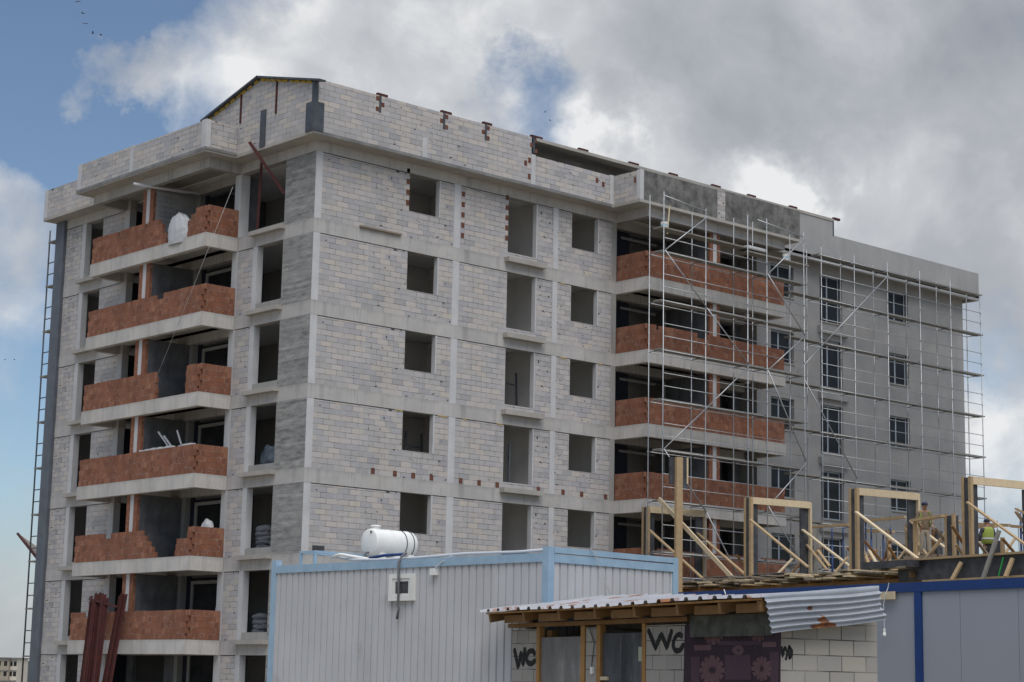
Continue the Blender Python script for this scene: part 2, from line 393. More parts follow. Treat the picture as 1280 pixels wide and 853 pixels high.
# plastered half with fitted windows
hol = []
for n in range(-1, 6):
    z0 = S(n) if n >= 0 else 0; zb = B(n)
    hol += [(24.57, 26.12, z0+.95, zb-.10), (27.93, 29.51, z0+.22, zb-.08), (32.9, 34.44, z0+.95, zb-.05)]
MB().wall('x', 23.64, LX, 0, .26, 0, SOF, hol).build('plaster_wall', M['plaster'], bld)
MB().box(LX-.26, LX, .262, LY, 0, SOF).build('plaster_wall', M['plaster'], bld)
MB().wall('x', .3, LX-.262, LY-.2, LY, 0, SOF, [(x, x+1.5, (S(n) if n >= 0 else 0)+.9, B(n)-.05) for n in range(-1, 6) for x in (2, 6, 10, 14, 18, 22, 26, 30, 34)]).build('plaster_wall', M['plaster'], bld)
MB().box(23.65, 23.85, .262, .958, 0, SOF-.01).build('plaster_wall', M['plaster'], bld)
for n in range(0, 6):
    z0, zb = S(n), B(n)
    for (a, b, za, zz) in ((24.57, 26.12, z0+.95, zb-.10), (27.93, 29.51, z0+.22, zb-.08), (32.9, 34.44, z0+.95, zb-.05)):
        w = b-a; gx = b-.10
        f = MB().wall('x', a+.002, gx, .15, .21, za+.002, zz-.002, [(a+.05, a+w*.40, za+.055, zz-.055), (a+w*.40+.075, gx-.05, za+.055, zz-.055)])
        fo = f.build('window', M['pvc'], bld)
        MB().box(a+.06, gx-.06, .17, .185, za+.07, zz-.07).build('pane', M['glass'], fo)
        MB().box(gx, b-.002, .15, .2, za+.002, zz-.002).build('reveal_strip', M['dark_in'], fo)
        MB().box(a-.03, b+.03, -.05, .148, za-.05, za-.001).build('sill', M['conc_soffit'], fo)
for n in range(0, 6):
    MB().box(27.75, 29.75, -.18, -.002, S(n)-.34, S(n)-.02).build('balcony_ledge', M['plaster'], bld)

# ------------------------------------------------------------------ balconies
def courses(m, ax, a0, a1, b0, b1, z, n=5, h=.21, endL=None, endR=None, corner=None, drop=0):
    """brick parapet laid course by course; endL/endR give ragged offsets per course"""
    for i in range(n):
        l = a0 + (endL[i] if endL else 0); r = a1 - (endR[i] if endR else 0)
        if corner == 'L': l += .14 if i % 2 == 0 else .07
        if corner == 'R' and i % 2 == 0: r -= .14
        if r-l < .08: continue
        zz = z+i*h; top = zz+h-.001
        if i == n-1:                                  # uneven top course
            q = l
            while q < r-.05:
                e_ = min(q+random.choice((.2, .4, .6)), r)
                if r-e_ < .1: e_ = r
                t2 = top-(.21 if random.random() < .05 else random.uniform(0, .022))
                if t2 > zz+.02:
                    if ax == 'y': m.box(b0, b1, q, e_-.002, zz, t2)
                    else: m.box(q, e_-.002, b0, b1, zz, t2)
                q = e_
            continue
        if ax == 'y': m.box(b0, b1, l, r, zz, top)
        else: m.box(l, r, b0, b1, zz, top)
def jag(vals): return list(vals)
rag = {5: ('gap', 6.07, 7.5), 3: ('gap', 5.69, 7.71), 1: ('gap', 5.79, 7.53)}
for n in range(0, 6):
    z = S(n); zb = B(n-1)
    # left face
    bx = MB(); X0, Y0, Y1 = -1.40, 4.75, 13.08
    bx.box(X0, X0+.24, Y0, Y1, zb, z-.001); bx.box(X0+.24, 0-.001, Y0, Y0+.24, zb, z-.001); bx.box(X0+.24, -.001, Y1-.24, Y1, zb, z-.001)
    bx.box(X0+.241, .958, Y0+.241, Y1-.241, z-.16, z-.004)
    bx.box(.66, .955, 5.1, 12.6, zb, z-.161)
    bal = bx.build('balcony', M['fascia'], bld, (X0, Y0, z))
    w = .13; xo = X0+.03; og = Vector((0, 0, 0)); par = (xo-X0, .02, 0)
    m = MB(); L0, L1 = Y0+.02, Y1-.05
    ra = [random.uniform(0, .05) for _ in range(6)]
    endf = [.0, .03, .0, .05, .0]
    if n in rag:
        g0, g1 = rag[n][1:]
        if n == 1: eL, eR = jag([-.35, -.15, .1, .35, .62]), jag([-.05, .0, .05, .72, .75])
        elif n == 5: eL, eR = jag([.05, .02, .32, .36, .62]), jag([.0, .04, .0, .22, .52])
        else: eL, eR = jag([.02, .0, .06, .02, .1]), jag([.03, .0, .04, .0, .05])
        courses(m, 'y', g1, L1, xo, xo+w, z, 5, endL=eL, endR=endf)
        courses(m, 'y', L0, g0, xo, xo+w, z, 5, endR=eR, corner='L')
    else: courses(m, 'y', L0, L1, xo, xo+w, z, 5, endR=endf, corner='L')
    for i in range(5):                                      # return wall to the facade
        xs = xo+.07 if i % 2 == 0 else xo+.14
        m.box(xs, -.004, L0+.001, L0+w, z+i*.21, z+i*.21+.209)
    p = m.build('brick_parapet', M['brick'], bld, (xo, L0, z)); p.parent = bal; p.location = Vector((xo, L0, z))-Vector((X0, Y0, z))
    # loggia partition: brick, concrete core, brick
    pr = MB(); y = 8.86; zt = B(n)
    pr.box(X0+.2, .95, y, y+.26, z, zt-.002, 0); pr.box(X0+.2, .95, y+.261, y+.50, z, zt-.002, 1); pr.box(X0+.2, .95, y+.501, y+.76, z, zt-.002, 0)
    pr.f = pr.f; pr.box(X0+.32, .95, y-.011, y-.001, z, zt-.003, 2 if n < 5 else 3)
    q = pr.build('partition_pier', [M['brick'], M['conc_white'], M['loggia'], M['block_dark']], bld, (X0, y, z)); q.parent = bal; q.location = Vector((0, y-Y0, 0))
    # right face
    bx = MB(); X0, X1, Y0 = 15.06, 23.45, -1.75
    bx.box(X0, X1, Y0, Y0+.24, zb, z-.001); bx.box(X0, X0+.24, Y0+.24, -.001, zb, z-.001); bx.box(X1-.24, X1, Y0+.24, -.001, zb, z-.001)
    bx.box(X0+.241, X1-.241, Y0+.241, .958, z-.16, z-.004)
    bx.box(15.1, 23.6, .66, .955, zb, z-.161)
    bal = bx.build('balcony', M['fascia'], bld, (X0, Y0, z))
    m = MB(); yo = Y0+.03
    courses(m, 'x', X0+.02, X1-.03, yo, yo+w, z, 5, endR=[.0, .02, .0, .03, .0], corner='L')
    for i in range(5):
        ys = yo+.07 if i % 2 == 0 else yo+.14
        m.box(X0+.021, X0+.02+w, ys, -.004, z+i*.21, z+i*.21+.209)
        m.box(X1-.03-w, X1-.031, yo+w+.001, -.004, z+i*.21, z+i*.21+.209)
    p = m.build('brick_parapet', M['brick'], bld, (X0, yo, z)); p.parent = bal; p.location = Vector((0, .03, 0))
    pr = MB(); x = 18.93; ya = Y0+.2
    pr.box(x, x+.2, ya, .95, z, zt-.002, 0); pr.box(x+.201, x+.42, ya, .95, z, zt-.002, 1); pr.box(x+.421, x+.63, ya, .95, z, zt-.002, 0)
    pr.box(x-.011, x-.001, ya+.1, .95, z, zt-.003, 2)
    q = pr.build('partition_pier', [M['brick'], M['conc_white'], M['loggia'], M['block_dark']], bld, (x, Y0, z)); q.parent = bal; q.location = Vector((x-X0, 0, 0))
# soffit beams over the top balconies
MB().box(-1.40, -1.16, 4.75, 13.08, B5, SOF-.001).box(-1.16, -.001, 4.75, 4.99, B5, SOF-.001).box(-1.16, -.001, 12.84, 13.08, B5, SOF-.001).box(.66, .955, 5.1, 12.6, B5, SOF-.055).build('ring_beam', M['conc'], bld, (0, 0, B5))
MB().box(15.06, 23.45, -1.75, -1.51, B5, SOF-.001).box(15.06, 15.30, -1.51, -.001, B5, SOF-.001).box(23.21, 23.45, -1.51, -.001, B5, SOF-.001).box(15.1, 23.6, .66, .955, B5, SOF-.055).build('ring_beam', M['conc'], bld, (0, 0, B5))

# ------------------------------------------------------------------ roof edge, parapets, gable
OV = .65
m = MB()
m.box(-OV, 14.2, -OV, .31, SOF, RS); m.box(14.2, 24.0, -2.13, .31, SOF, RS); m.box(24.0, LX+.45, -OV, .31, SOF, RS)
m.box(-OV, .31, .31, 4.12, SOF, RS); m.box(-2.0, .31, 4.12, 13.4, SOF, RS); m.box(-OV, .31, 13.4, 18.6, SOF, RS)
m.box(.31, LX+.45, .31, 18.6, SOF, RS)
m.build('roof_slab', M['conc_soffit'], bld)
ZA = 22.10
og = (0, 0, RS)
MB().box(-OV+.19, 9.72, -OV+.01, -OV+.2, RS+.001, ZA).build('attic_wall', M['block'], bld, og)
MB().box(9.94, 14.0, -OV+.01, -OV+.2, RS+.001, 21.38).build('parapet_wall', M['block'], bld, og)
MB().box(14.21, 14.39, -1.95, -OV+.2, RS+.001, 21.40).build('parapet_wall', M['block'], bld, og)
MB().box(9.722, 9.938, -OV, -OV+.22, RS+.001, 21.42).build('parapet_post', M['conc_white'], bld)
MB().box(14.002, 14.208, -OV, -OV+.22, RS+.001, 21.42).build('parapet_post', M['conc_white'], bld)
MB().box(14.2, 14.42, -2.13, -1.952, RS+.001, 21.42).build('parapet_post', M['conc_white'], bld)
MB().box(4.3, 4.52, -OV, -OV+.21, RS+.001, 20.98).build('parapet_post', M['conc_white'], bld)
MB().box(14.422, 18.75, -2.13, -1.95, RS+.001, 21.42).box(19.25, 24.0, -2.13, -1.95, RS+.001, 21.46).build('parapet_wall', M['render_dark'], bld, og)
MB().box(18.752, 19.248, -2.118, -1.95, RS+.001, 21.42).build('parapet_wall', M['block'], bld, og)
MB().box(24.0, 28.1, -OV, -OV+.2, SOF-.12, 22.02).box(28.1, LX+.45, -OV, -OV+.2, SOF-.12, 21.34).box(LX+.25, LX+.45, -OV+.2, 18.6, SOF-.12, 21.34).build('parapet_wall', M['plaster'], bld, og)
MB().box(14.0, 28.1, .35, .55, RS, ZA-.14).box(9.95, 14.0, .35, .55, RS, ZA-.14).build('attic_wall', M['conc_dark'], bld, og)
m = MB()                                                   # sloping roof sheet from the eave up to the ridge
m.prism([(9.95, -OV-.03, ZA-.12), (9.95, -OV-.03, ZA), (9.95, 2.81, 22.85), (9.95, 2.81, 22.73)], (18.2, 0, 0))
m.build('roof_slab', M['conc_soffit'], bld)
m = MB(); m.prism([(-OV+.02, 1e-3+2.86, 22.72), (-OV+.02, 2.86, 22.80), (-OV+.02, 6.4, 21.95), (-OV+.02, 6.4, 21.87)], (28.8, 0, 0))
m.prism([(-OV+.02, -OV+.22, ZA-.1), (-OV+.02, -OV+.22, ZA), (-OV+.02, 2.84, 22.80), (-OV+.02, 2.84, 22.72)], (10.4, 0, 0))
m.build('roof_slab', M['conc_dark'], bld)
# gable on the left face
gx0, gx1 = -OV+.01, -OV+.185
MB().prism([(gx0, -OV+.02, RS+.001), (gx0, 6.28, RS+.001), (gx0, 6.28, 21.90), (gx0, 2.81, 22.76), (gx0, -OV+.02, 21.95)], (gx1-gx0, 0, 0)).build('gable_wall', M['block'], bld, og)
t = MB(); t.bar((-OV-.02, -1.12, 21.90), (-OV-.02, 2.83, 22.90), .28, .07); t.bar((-OV-.02, 2.79, 22.90), (-OV-.02, 6.45, 21.97), .28, .07)
t.build('roof_trim', M['steel_dark'], bld)
t = MB()
for (ya, za), (yb, zz) in (((-.5, 21.98), (2.78, 22.80)), ((2.84, 22.80), (6.2, 21.95))):
    for i in range(9):
        a = i/9+random.uniform(0, .03); b = a+random.uniform(.05, .1)
        p = Vector((-OV-.005, ya+(yb-ya)*a, za+(zz-za)*a)); q = Vector((-OV-.005, ya+(yb-ya)*b, za+(zz-za)*b))
        t.bar(p, q, .05, random.uniform(.05, .1))
t.build('foam_seal', M['foam'], bld)
for y, za, zb_ in ((1.68, 21.28, 22.5), (3.95, 21.40, 22.5)):
    MB().bar((-OV-.002, y, za), (-OV-.002, y, zb_), .07, .07, (0, 1, 0)).build('steel_strut', M['oxide'], bld)
MB().box(-OV-.03, -OV+.009, 2.30, 2.62, RS-.03, 21.58).build('dark_column', M['steel_dark'], bld)
m = MB(); m.box(-OV-.045, -OV+.0, -OV-.045, -.22, RS-.02, 21.25); m.box(-OV, -.24, -OV-.045, -OV+.005, RS-.02, 21.25)
m.build('corner_plate', M['steel_dark'], bld)
MB().bar((-OV+.08, -OV+.08, 21.1), (-OV+.08, -OV+.08, 22.0), .16, .16, (0, 1, 0)).build('steel_strut', M['steel_dark'], bld)
# left wing parapet
MB().box(-2.0, -1.82, 4.42, 9.2, RS+.001, 21.28).box(-2.0, -1.82, 9.42, 13.1, RS+.001, 21.30).box(-1.82, -OV, 4.13, 4.31, RS+.001, 21.30).box(-1.82, -OV, 13.22, 13.4, RS+.001, 21.30).build('parapet_wall', M['block'], bld, og)
MB().box(-2.003, -1.80, 4.12, 4.42, RS+.001, 21.32).box(-2.003, -1.81, 9.202, 9.418, RS+.001, 21.32).box(-2.003, -1.81, 13.102, 13.4, RS+.001, 21.32).build('parapet_post', M['conc_white'], bld)
MB().box(-OV, -OV+.18, 13.402, 18.3, RS+.001, 21.42).build('parapet_wall', M['block'], bld, og)
MB().box(-OV-.003, -OV+.2, 18.302, 18.6, RS+.001, 21.43).build('parapet_post', M['conc_white'], bld)
# dark slab edge and rough soffit lip
MB().box(-2.02, -1.985, 4.1, 13.42, RS-.07, RS+.05).box(-2.02, -OV, 4.085, 4.11, RS-.05, RS+.05).build('slab_edge', M['conc_dark'], bld)
MB().box(-OV-.02, 14.1, -OV-.02, -OV+.012, SOF+.005, RS+.0).build('slab_edge', M['conc_dark'], bld)
# purlin ends over the eave with their short posts
for x in (2.27, 5.29, 7.35, 9.83, 12.39, 15.23, 17.6, 20.2, 22.5, 25.27, 28.3):
    MB().box(x-.12, x+random.uniform(.32, .5), -OV+.01, -OV+.12, ZA+.005, ZA+.10).build('purlin', M['oxide'], bld)
    if x < 9.9:
        MB().box(x-.045, x+.045, -OV-.012, -OV+.10, ZA-.62, ZA+.003).build('purlin_post', M['steel_dark'], bld)
        for i in range(3):
            sgn = 1 if (i+int(x)) % 2 else -1
            MB().box(x+sgn*.12-.07, x+sgn*.12+.07, -OV+.0, -OV+.1, ZA-.2-i*.2, ZA-.04-i*.2).build('brick_infill', M['brick_bit'], bld)
MB().bar((28.12, -OV+.05, 21.3), (28.12, -OV+.05, ZA+.0), .1, .1, (0, 1, 0)).build('purlin_post', M['steel_dark'], bld)
# dark pilaster at the far left corner
MB().box(-.12, .302, 17.72, 18.42, 0, SOF-.001).build('corner_pilaster', M['pilaster'], bld)
# odd red bricks let into the block walls
def bits(lst, face):
    for a, z, w, h in lst: MB().box(a, a+w, .0, .05, z, z+h).build('brick_infill', M['brick_bit'], bld)
bits([(4.12+.0, S(5)+1.2+.4*i, .14, .19) for i in range(4)] + [(6.80, S(5)+.42+.4*i, .15, .19) for i in range(5)] + [(9.02, S(5)+.7+.4*i, .14, .19) for i in range(5)], 'r')
bits([(x, S(2)+.0-.16+.18, .17, .2) for x in (2.9, 3.9, 4.75, 5.6, 7.0, 7.9, 8.8, 10.9, 12.2, 13.2, 14.5)], 'r')
for x, z in ((9.35, 20.9), (9.55, 21.05), (9.55, 20.4), (13.2, 20.95), (13.55, 20.85)): MB().box(x, x+.14, -OV-.001, -OV+.05, z, z+.2).build('brick_infill', M['brick_bit'], bld)
MB().box(14.2, 14.25, -1.9, -1.8, 20.9, 21.15).build('brick_infill', M['brick_bit'], bld)
# foam lines under the beams
for n, segs in ((4, ((12.0, 12.2),)), (3, ((12.0, 12.35), (14.1, 14.3))), (2, ((3.9, 4.25), (5.9, 6.35), (7.1, 7.3), (8.8, 9.1)))):
    for a, b in segs: MB().box(a, b, -.006, .03, B(n)-.03, B(n)-.002).build('foam_seal', M['foam'], bld)
MB().box(.47, .97, -.004, .05, 5.45, 5.78).build('meter_recess', M['film'], bld)
m = MB(); m.bar((2.0, -.06, S(5)+.02), (3.9, -.06, S(5)+.02), .1, .06); m.build('nailed_batten', M['wood_old'], bld)
# ------------------------------------------------------------------ scaffolds
def scaffold(root, xs, yb, yf, ztop, levels, braces, rails=True, skip_plank=(), ext=.35, foot=0.0):
    for i, x in enumerate(xs):
        for y in (yb, yf):
            MB().tube([(x, y, foot), (x+random.uniform(-.03,.03), y, ztop[i] if isinstance(ztop, (list, tuple)) else ztop)], .023, 7).build('standard', M['galv'], root, smooth=True)
    x0, x1 = xs[0]-.05, xs[-1]+.05
    for k, z in enumerate(levels):
        for a, b in zip(xs, xs[1:]):
            if (k, a) in skip_plank: continue
            sag = random.uniform(-.015, .015)
            MB().box(a-.04, b+.02 if b != xs[-1] else b+ext, yf+.10, yf+.52, z-.02+sag, z+.035+sag).build('plank', M['plank_grey'], root)
        for y in (yf, yb): MB().tube([(x0, y, z-.05), (x1, y, z-.05)], .019, 6).build('ledger', M['galv'], root, smooth=True)
        for x in xs: MB().tube([(x, yf-.04, z-.05), (x, yb+.04, z-.05)], .018, 6).build('transom', M['galv'], root, smooth=True)
        if rails and k > 0:
            for dz in (.5, 1.0):
                m = MB(); m.tube([(xs[0], yf-.03, z+dz), (xs[-1], yf-.03, z+dz)], .015, 6)
                m.build('guard_rail', M['galv'], root, smooth=True)
    for p, q in braces:
        MB().tube([p, q], .025, 7).build('brace', M['galv'], root, smooth=True)

YB, YF = -2.42, -3.2
LV = [18.0-1.95*i for i in range(9)]
s1 = empty('facade_scaffold', (16, -2.8, 0)); tag(s1, 'tube scaffold with grey planks and zigzag braces in front of the right hand brick balconies', 'scaffold')
def loc(root, fn):
    """build in world coordinates, then hang everything on the root where it stands"""
    fn(); 
    for c in root.children: c.location = Vector(c.location)-Vector(root.location)
xs1 = [14.48, 16.9, 19.4, 20.58, 22.95]
YR = YF-.05
def z1(k): return 18.0-1.95*k
br1 = [((14.48, YR, z1(0)), (16.9, YR, z1(0)+1.75)), ((14.48, YR, z1(0)), (16.9, YR, z1(1))), ((16.9, YR, z1(1)), (19.4, YR, z1(2)+.0)),
       ((19.4, YR, z1(2)-.1), (16.9, YR, z1(3)-.1)), ((16.9, YR, z1(3)-.1), (14.48, YR, z1(4))), ((14.48, YR, z1(4)), (16.9, YR, z1(5)-.3)), ((16.9, YR, z1(5)-.3), (19.4, YR, z1(7)+.4)),
       ((20.58, YR, z1(0)), (22.95, YR, z1(0)+1.9)), ((20.58, YR, z1(0)), (22.95, YR, z1(1)-.3)), ((22.95, YR, z1(1)-.3), (20.58, YR, z1(2)-.1)), ((20.58, YR, z1(2)-.1), (22.95, YR, z1(4)+.3)),
       ((22.95, YR, z1(4)+.2), (20.58, YR, z1(5)+.2)), ((20.58, YR, z1(5)+.2), (22.95, YR, z1(6)-.3)), ((22.95, YR, z1(6)-.3), (20.58, YR, z1(7)))]
def f1():
    scaffold(s1, xs1, YB, YF, [20.35, 20.1, 20.3, 20.35, 20.2], LV, br1)
    MB().box(14.44, 20.6, YF+.1, YB-.2, 18.93, 18.985).build('plank', M['plank_grey'], s1)
    MB().box(19.5, 23.4, YF+.1, YB-.2, 18.80, 18.855).build('plank', M['plank_grey'], s1)
    for a, b in ((14.48, 16.9), (20.0, 22.95)):
        MB().tube([(a, YF, 20.2), (b, YF, 19.98)], .024, 6).build('guard_rail', M['galv'], s1, smooth=True)
    for a, b in ((14.48, 20.58),): MB().tube([(a, YF-.03, 18.5), (b, YF-.03, 18.45)], .019, 6).build('guard_rail', M['galv'], s1, smooth=True)
loc(s1, f1)
s2 = empty('facade_scaffold', (31, -1.4, 0)); tag(s2, 'long tube scaffold with thin plank decks against the smooth grey plaster wall', 'scaffold')
xs2 = [25.8, 28.1, 30.5, 32.92, 35.28, 37.65]
LV2 = [19.94]+LV
def f2():
    scaffold(s2, xs2, -1.02, -1.8, [20.25, 20.3, 20.3, 20.3, 20.3, 20.0], LV2, [((30.5, -1.86, 19.7), (25.8, -1.86, 15.9)), ((25.8, -1.86, 15.9), (24.1, -1.86, 14.5)), ((24.6, -1.86, 14.2), (28.1, -1.86, 10.3))])
    for z in LV2[1:]: MB().box(23.9, 25.75, -1.7, -1.28, z-.02, z+.035).build('plank', M['plank_grey'], s2)
loc(s2, f2)
s3 = empty('facade_scaffold', (.3, 19.3, 0)); tag(s3, 'narrow ladder like scaffold seen end on at the far left edge of the block', 'scaffold')
def f3():
    for x in (.3, 2.7):
        for y in (18.95, 19.72): MB().tube([(x, y, 0), (x, y, 20.05)], .035, 7).build('standard', M['steel_dark'], s3, smooth=True)
    for i in range(10):
        z = 19.5-1.95*i
        MB().box(.2, 2.9, 18.98, 19.66, z-.03, z+.03).build('plank', M['plank_grey'], s3)
        for dz in (.55, 1.05):
            if i: MB().tube([(.3, 18.9, z+dz), (.3, 19.75, z+dz)], .024, 6).build('transom', M['steel_dark'], s3, smooth=True)
    for z in (16.2, 12.9, 8.2, 3.9):
        MB().box(.18, .34, 18.62, 18.98, z-1.0, z-.1).build('timber_packer', M['wood'], s3)
loc(s3, f3)
# buckets and loose boards on the top platform
def bucket(x, y, z, lab):
    o = empty('paint_bucket', (x, y, z)); tag(o, lab, 'bucket', 'buckets left on the scaffold')
    MB().tube([(0,0,0), (0,0,.30)], [.125, .15], 14).build('pail', M['plastic_white'], o, smooth=False)
    MB().tube([(0,0,.12), (0,0,.2)], [.1375, .1455], 14, caps=False).build('printed_band', m_plain('pale_blue_print', (.35,.52,.62), (.45,.6,.68)), o)
    MB().tube([(-.15,0,.28), (-.12,.0,.42), (0,.0,.47), (.12,.0,.42), (.15,0,.28)], .006, 5).build('handle', M['galv'], o)
    return o
bucket(14.95, -2.75, 18.987, 'white bucket with a pale blue band, left end of the top scaffold platform')
b2 = bucket(22.2, -2.85, 18.857, 'white bucket with a pale blue band, right end of the scaffold before the plaster wall')
o = MB().box(19.6, 20.7, -3.05, -2.6, 18.99, 19.10).build('cement_bag', M['tarp'], None, (20.1, -2.8, 18.99)); tag(o, 'flat pale bag lying on the top planks before the dark rendered parapet', 'bag')
o = MB().bar((15.6, -2.3, 19.0), (15.95, -2.1, 20.35), .05, .02).build('loose_batten', M['wood_light']); tag(o, 'short pale batten leaning upright behind the bucket on the top platform', 'batten')

# ------------------------------------------------------------------ things lying about the block
o = MB().tube([at(167, 230, 'x', -2.0), at(205, 236, 'x', -.9), at(250, 242.5, 'x', .3)], .06, 8).build('steel_pipe', M['white_sheet'], smooth=True)
tag(o, 'pale pipe sticking out under the roof over the top left balcony', 'pipe')
o = MB().bar(at(312, 178, 'x', -.85), at(356, 243, 'x', .1), .12, .12).build('steel_prop', M['oxide']); tag(o, 'rusty red beam leaning slantwise out of the top corner opening', 'steel beam')
o = MB().bar(at(327, 203, 'x', -.3), at(321.3, 288, 'x', -.12), .09, .09).build('steel_prop', M['oxide']); tag(o, 'rusty red upright propping the slanting beam in the top corner opening', 'steel beam')
o = MB().tube([at(291, 234, 'x', -1.2), at(243.5, 354, 'x', -1.48), at(194, 476, 'x', -1.3)], .0065, 5).build('hanging_rope', M['rope'], smooth=True); tag(o, 'taut pale rope running slantwise down across the left balconies', 'rope')
# white tarp bundle in the gap of the top left parapet
def lump(name, c, r, mat, seed, sub=4, amp=.25):
    import bmesh
    bm = bmesh.new(); bmesh.ops.create_icosphere(bm, subdivisions=sub, radius=1)
    for v in bm.verts:
        d = v.co.normalized()
        k = 1+amp*noise.noise(d*1.7+Vector((seed, 0, 0)))+amp*.6*noise.noise(d*4.5+Vector((0, seed, 0)))+.1*abs(noise.noise(d*9+Vector((0, 0, seed))))
        v.co = Vector((d.x*r[0], d.y*r[1], max(d.z, -.72)*r[2]))*k
    zmin = min(v.co.z for v in bm.verts)
    for v in bm.verts: v.co.z -= zmin
    me = bpy.data.meshes.new(name); bm.to_mesh(me); bm.free(); me.materials.append(mat)
    for p in me.polygons: p.use_smooth = True
    o = bpy.data.objects.new(name, me); COL.objects.link(o); o.location = c; return o
def cloth_bundle(name, c, r, mat):
    """bunched sheet: folds running down from a gathered top"""
    m = MB(); N, K = 46, 26; vs, fs = [], []
    for k in range(K+1):
        t = k/K; prof = math.sin(math.pi*(.08+.62*(1-t)**.9))**.7*(1 if t < .93 else .55)
        for i in range(N):
            a = 2*math.pi*i/N; d = Vector((math.cos(a), math.sin(a), 0))
            f = 1+.16*noise.noise(Vector((a*2.2, t*1.4, 3)))+.10*math.sin(7*a+3*noise.noise(d*2+Vector((0, 0, t*2))))*(.4+t*.6)+.07*noise.noise(Vector((d.x*6, d.y*6, t*9)))
            vs.append((d.x*r[0]*prof*f, d.y*r[1]*prof*f+.12*t-.10*math.sin(3*t), r[2]*(t-.04*math.sin(a*3)*t)))
        if k:
            for i in range(N): fs.append(((k-1)*N+i, (k-1)*N+(i+1) % N, k*N+(i+1) % N, k*N+i))
    fs.append(tuple(K*N+i for i in range(N)))
    o = m.add(vs, fs).build(name, mat, smooth=True); o.location = c; return o
o = cloth_bundle('tarp_bundle', (-1.25, 6.78, S(5)-.14), (.27, .70, 1.2), M['tarp']); tag(o, 'crumpled white tarpaulin bulging through the gap in the top left brick parapet', 'tarpaulin')
o = lump('white_bag', (-.35, 5.35, S(1)+.75), (.2, .25, .33), M['tarp'], 7.7, 3); tag(o, 'small white bag behind the brick parapet of the second balcony from the bottom', 'bag')
o = MB().box(-.6, -.1, 5.15, 5.55, S(1), S(1)+.75).build('crate', M['wood_old']); tag(o, 'old wooden crate hidden behind the broken brick parapet under a white bag', 'crate')
for i, (a, b) in enumerate((((198, 540), (222, 566)), ((205, 545), (226, 566)), ((221.5, 538), (231, 564)))):
    o = MB().bar(at(*a, 'x', -.95), at(b[0]+1, b[1]+10, 'x', -.8), .05, .05).build('loose_batten', M['white_sheet'])
    tag(o, ('leftmost', 'middle', 'rightmost')[i]+' of three white battens leaning out over the third balcony from the bottom', 'batten', 'white battens on the left balcony')
m = MB()
for i in range(26):
    y = random.uniform(4.9, 8.6); x = -1.31; s = random.uniform(.02, .06)
    m.box(x-s, x+s, y-s*2, y+s*2, S(2)+1.05, S(2)+1.05+s*1.2)
tag(m.build('mortar_crumbs', M['tarp']), 'white mortar crumbs strewn along the brick parapet top of the third balcony from the bottom', 'mortar', kind='stuff')
# two boards standing in the lowest left loggia
o = MB().bar((.1, 5.25, S(0)), (.3, 5.15, S(0)+2.0), .28, .04, (0, 1, 0)).build('leaning_board', M['white_sheet']); tag(o, 'pale board standing in the loggia behind the lowest left brick parapet', 'board')
# (sacks) stacked in the corner openings
def sack(x, y, z, lab, grp, rot=0):
    o = lump('sack', (x, y, z), (.24, .42, .16), M['sack'], random.uniform(0, 50), 3, .18); o.rotation_euler.z = rot
    tag(o, lab, 'sack', grp); return o
for k, (n, rows, lab, grp) in enumerate(((1, 6, 'dark cement sack in the tall stack filling the corner opening second from the bottom', 'sacks in the second corner opening'),
                           (0, 5, 'grey cement sack in the low stack inside the lowest visible corner opening', 'sacks in the lowest corner opening'))):
    for r in range(rows):
        for y in (2.15, 3.0) if n == 1 else (2.95,):
            sack(.52, y+random.uniform(-.05, .05), S(n)+.01+r*.165, lab, grp)
o = lump('dark_sheet', (.6, 2.6, S(2)), (.3, .8, .5), m_plain('dark_blue_sheet', (.045,.065,.09), (.10,.12,.14), 5, .5), 5.2, 4, .45); tag(o, 'crumpled dark blue sheet on the floor of the corner opening third from the bottom', 'sheet')
def trestle(x, y, z, rz, lab, mat='steel_dark', h=1.6):
    o = empty('steel_trestle', (x, y, z), rz); tag(o, lab, 'trestle', 'trestles standing inside the window openings')
    for s in (-1, 1): MB().bar((s*.48, 0, 0), (s*.40, .0, h), .06, .06, (0, 1, 0)).build('leg', M[mat], o)
    MB().bar((-.42, 0, h*.72), (.42, 0, h*.72), .06, .06).build('crossbar', M[mat], o)
    return o
trestle(10.3, 1.0, S(3), .2, 'dark steel trestle inside the tall middle opening on the fourth balcony level', h=1.75)
trestle(10.25, .9, S(2), .9, 'dark steel trestle inside the tall middle opening directly over the red brick holes', h=1.9)
trestle(5.6, 1.0, S(2), .1, 'dark steel trestle in the small corner window three up from the container', h=1.85)
trestle(4.35, .6, S(4), .3, 'pale steel trestle at the left edge of a small corner window below the top row', 'white_sheet', 1.9)
# steel channels leaning on the lowest left balcony
def channel(px0, px1, y0, y1, xo, z0=.0):
    p = at(px0, y0, 'x', -1.46-xo*.35); q = at(px1, y1, 'x', -1.95-xo)
    d = (q-p).normalized(); q = p+d*((p.z-z0)/(-d.z))
    m = MB(); m.bar(p, q, .075, .012, (1, 0, 0)); a = d.cross(Vector((1, 0, 0))).normalized(); b = Vector((-.03, 0, 0))
    m.bar(p+a*.036+b, q+a*.036+b, .012, .07, (1, 0, 0)); m.bar(p-a*.036+b, q-a*.036+b, .012, .07, (1, 0, 0))
    return m.build('steel_channel', M['oxide'])
left = [(115+i*2.9+random.uniform(-.6,.6), 102+i*3.0+random.uniform(-.8,.8), 747-1.4*min(i, 7-i)+random.uniform(-4, 4)) for i in range(8)]
for i, (a, b, y) in enumerate(left):
    o = channel(a, b, y, 853, .02+.13*(i*3 % 4)+random.uniform(0, .05)); tag(o, 'red oxide steel channel in the wide left bundle leaning on the lowest brick balcony', 'steel channel', 'steel channels of the wide left bundle')
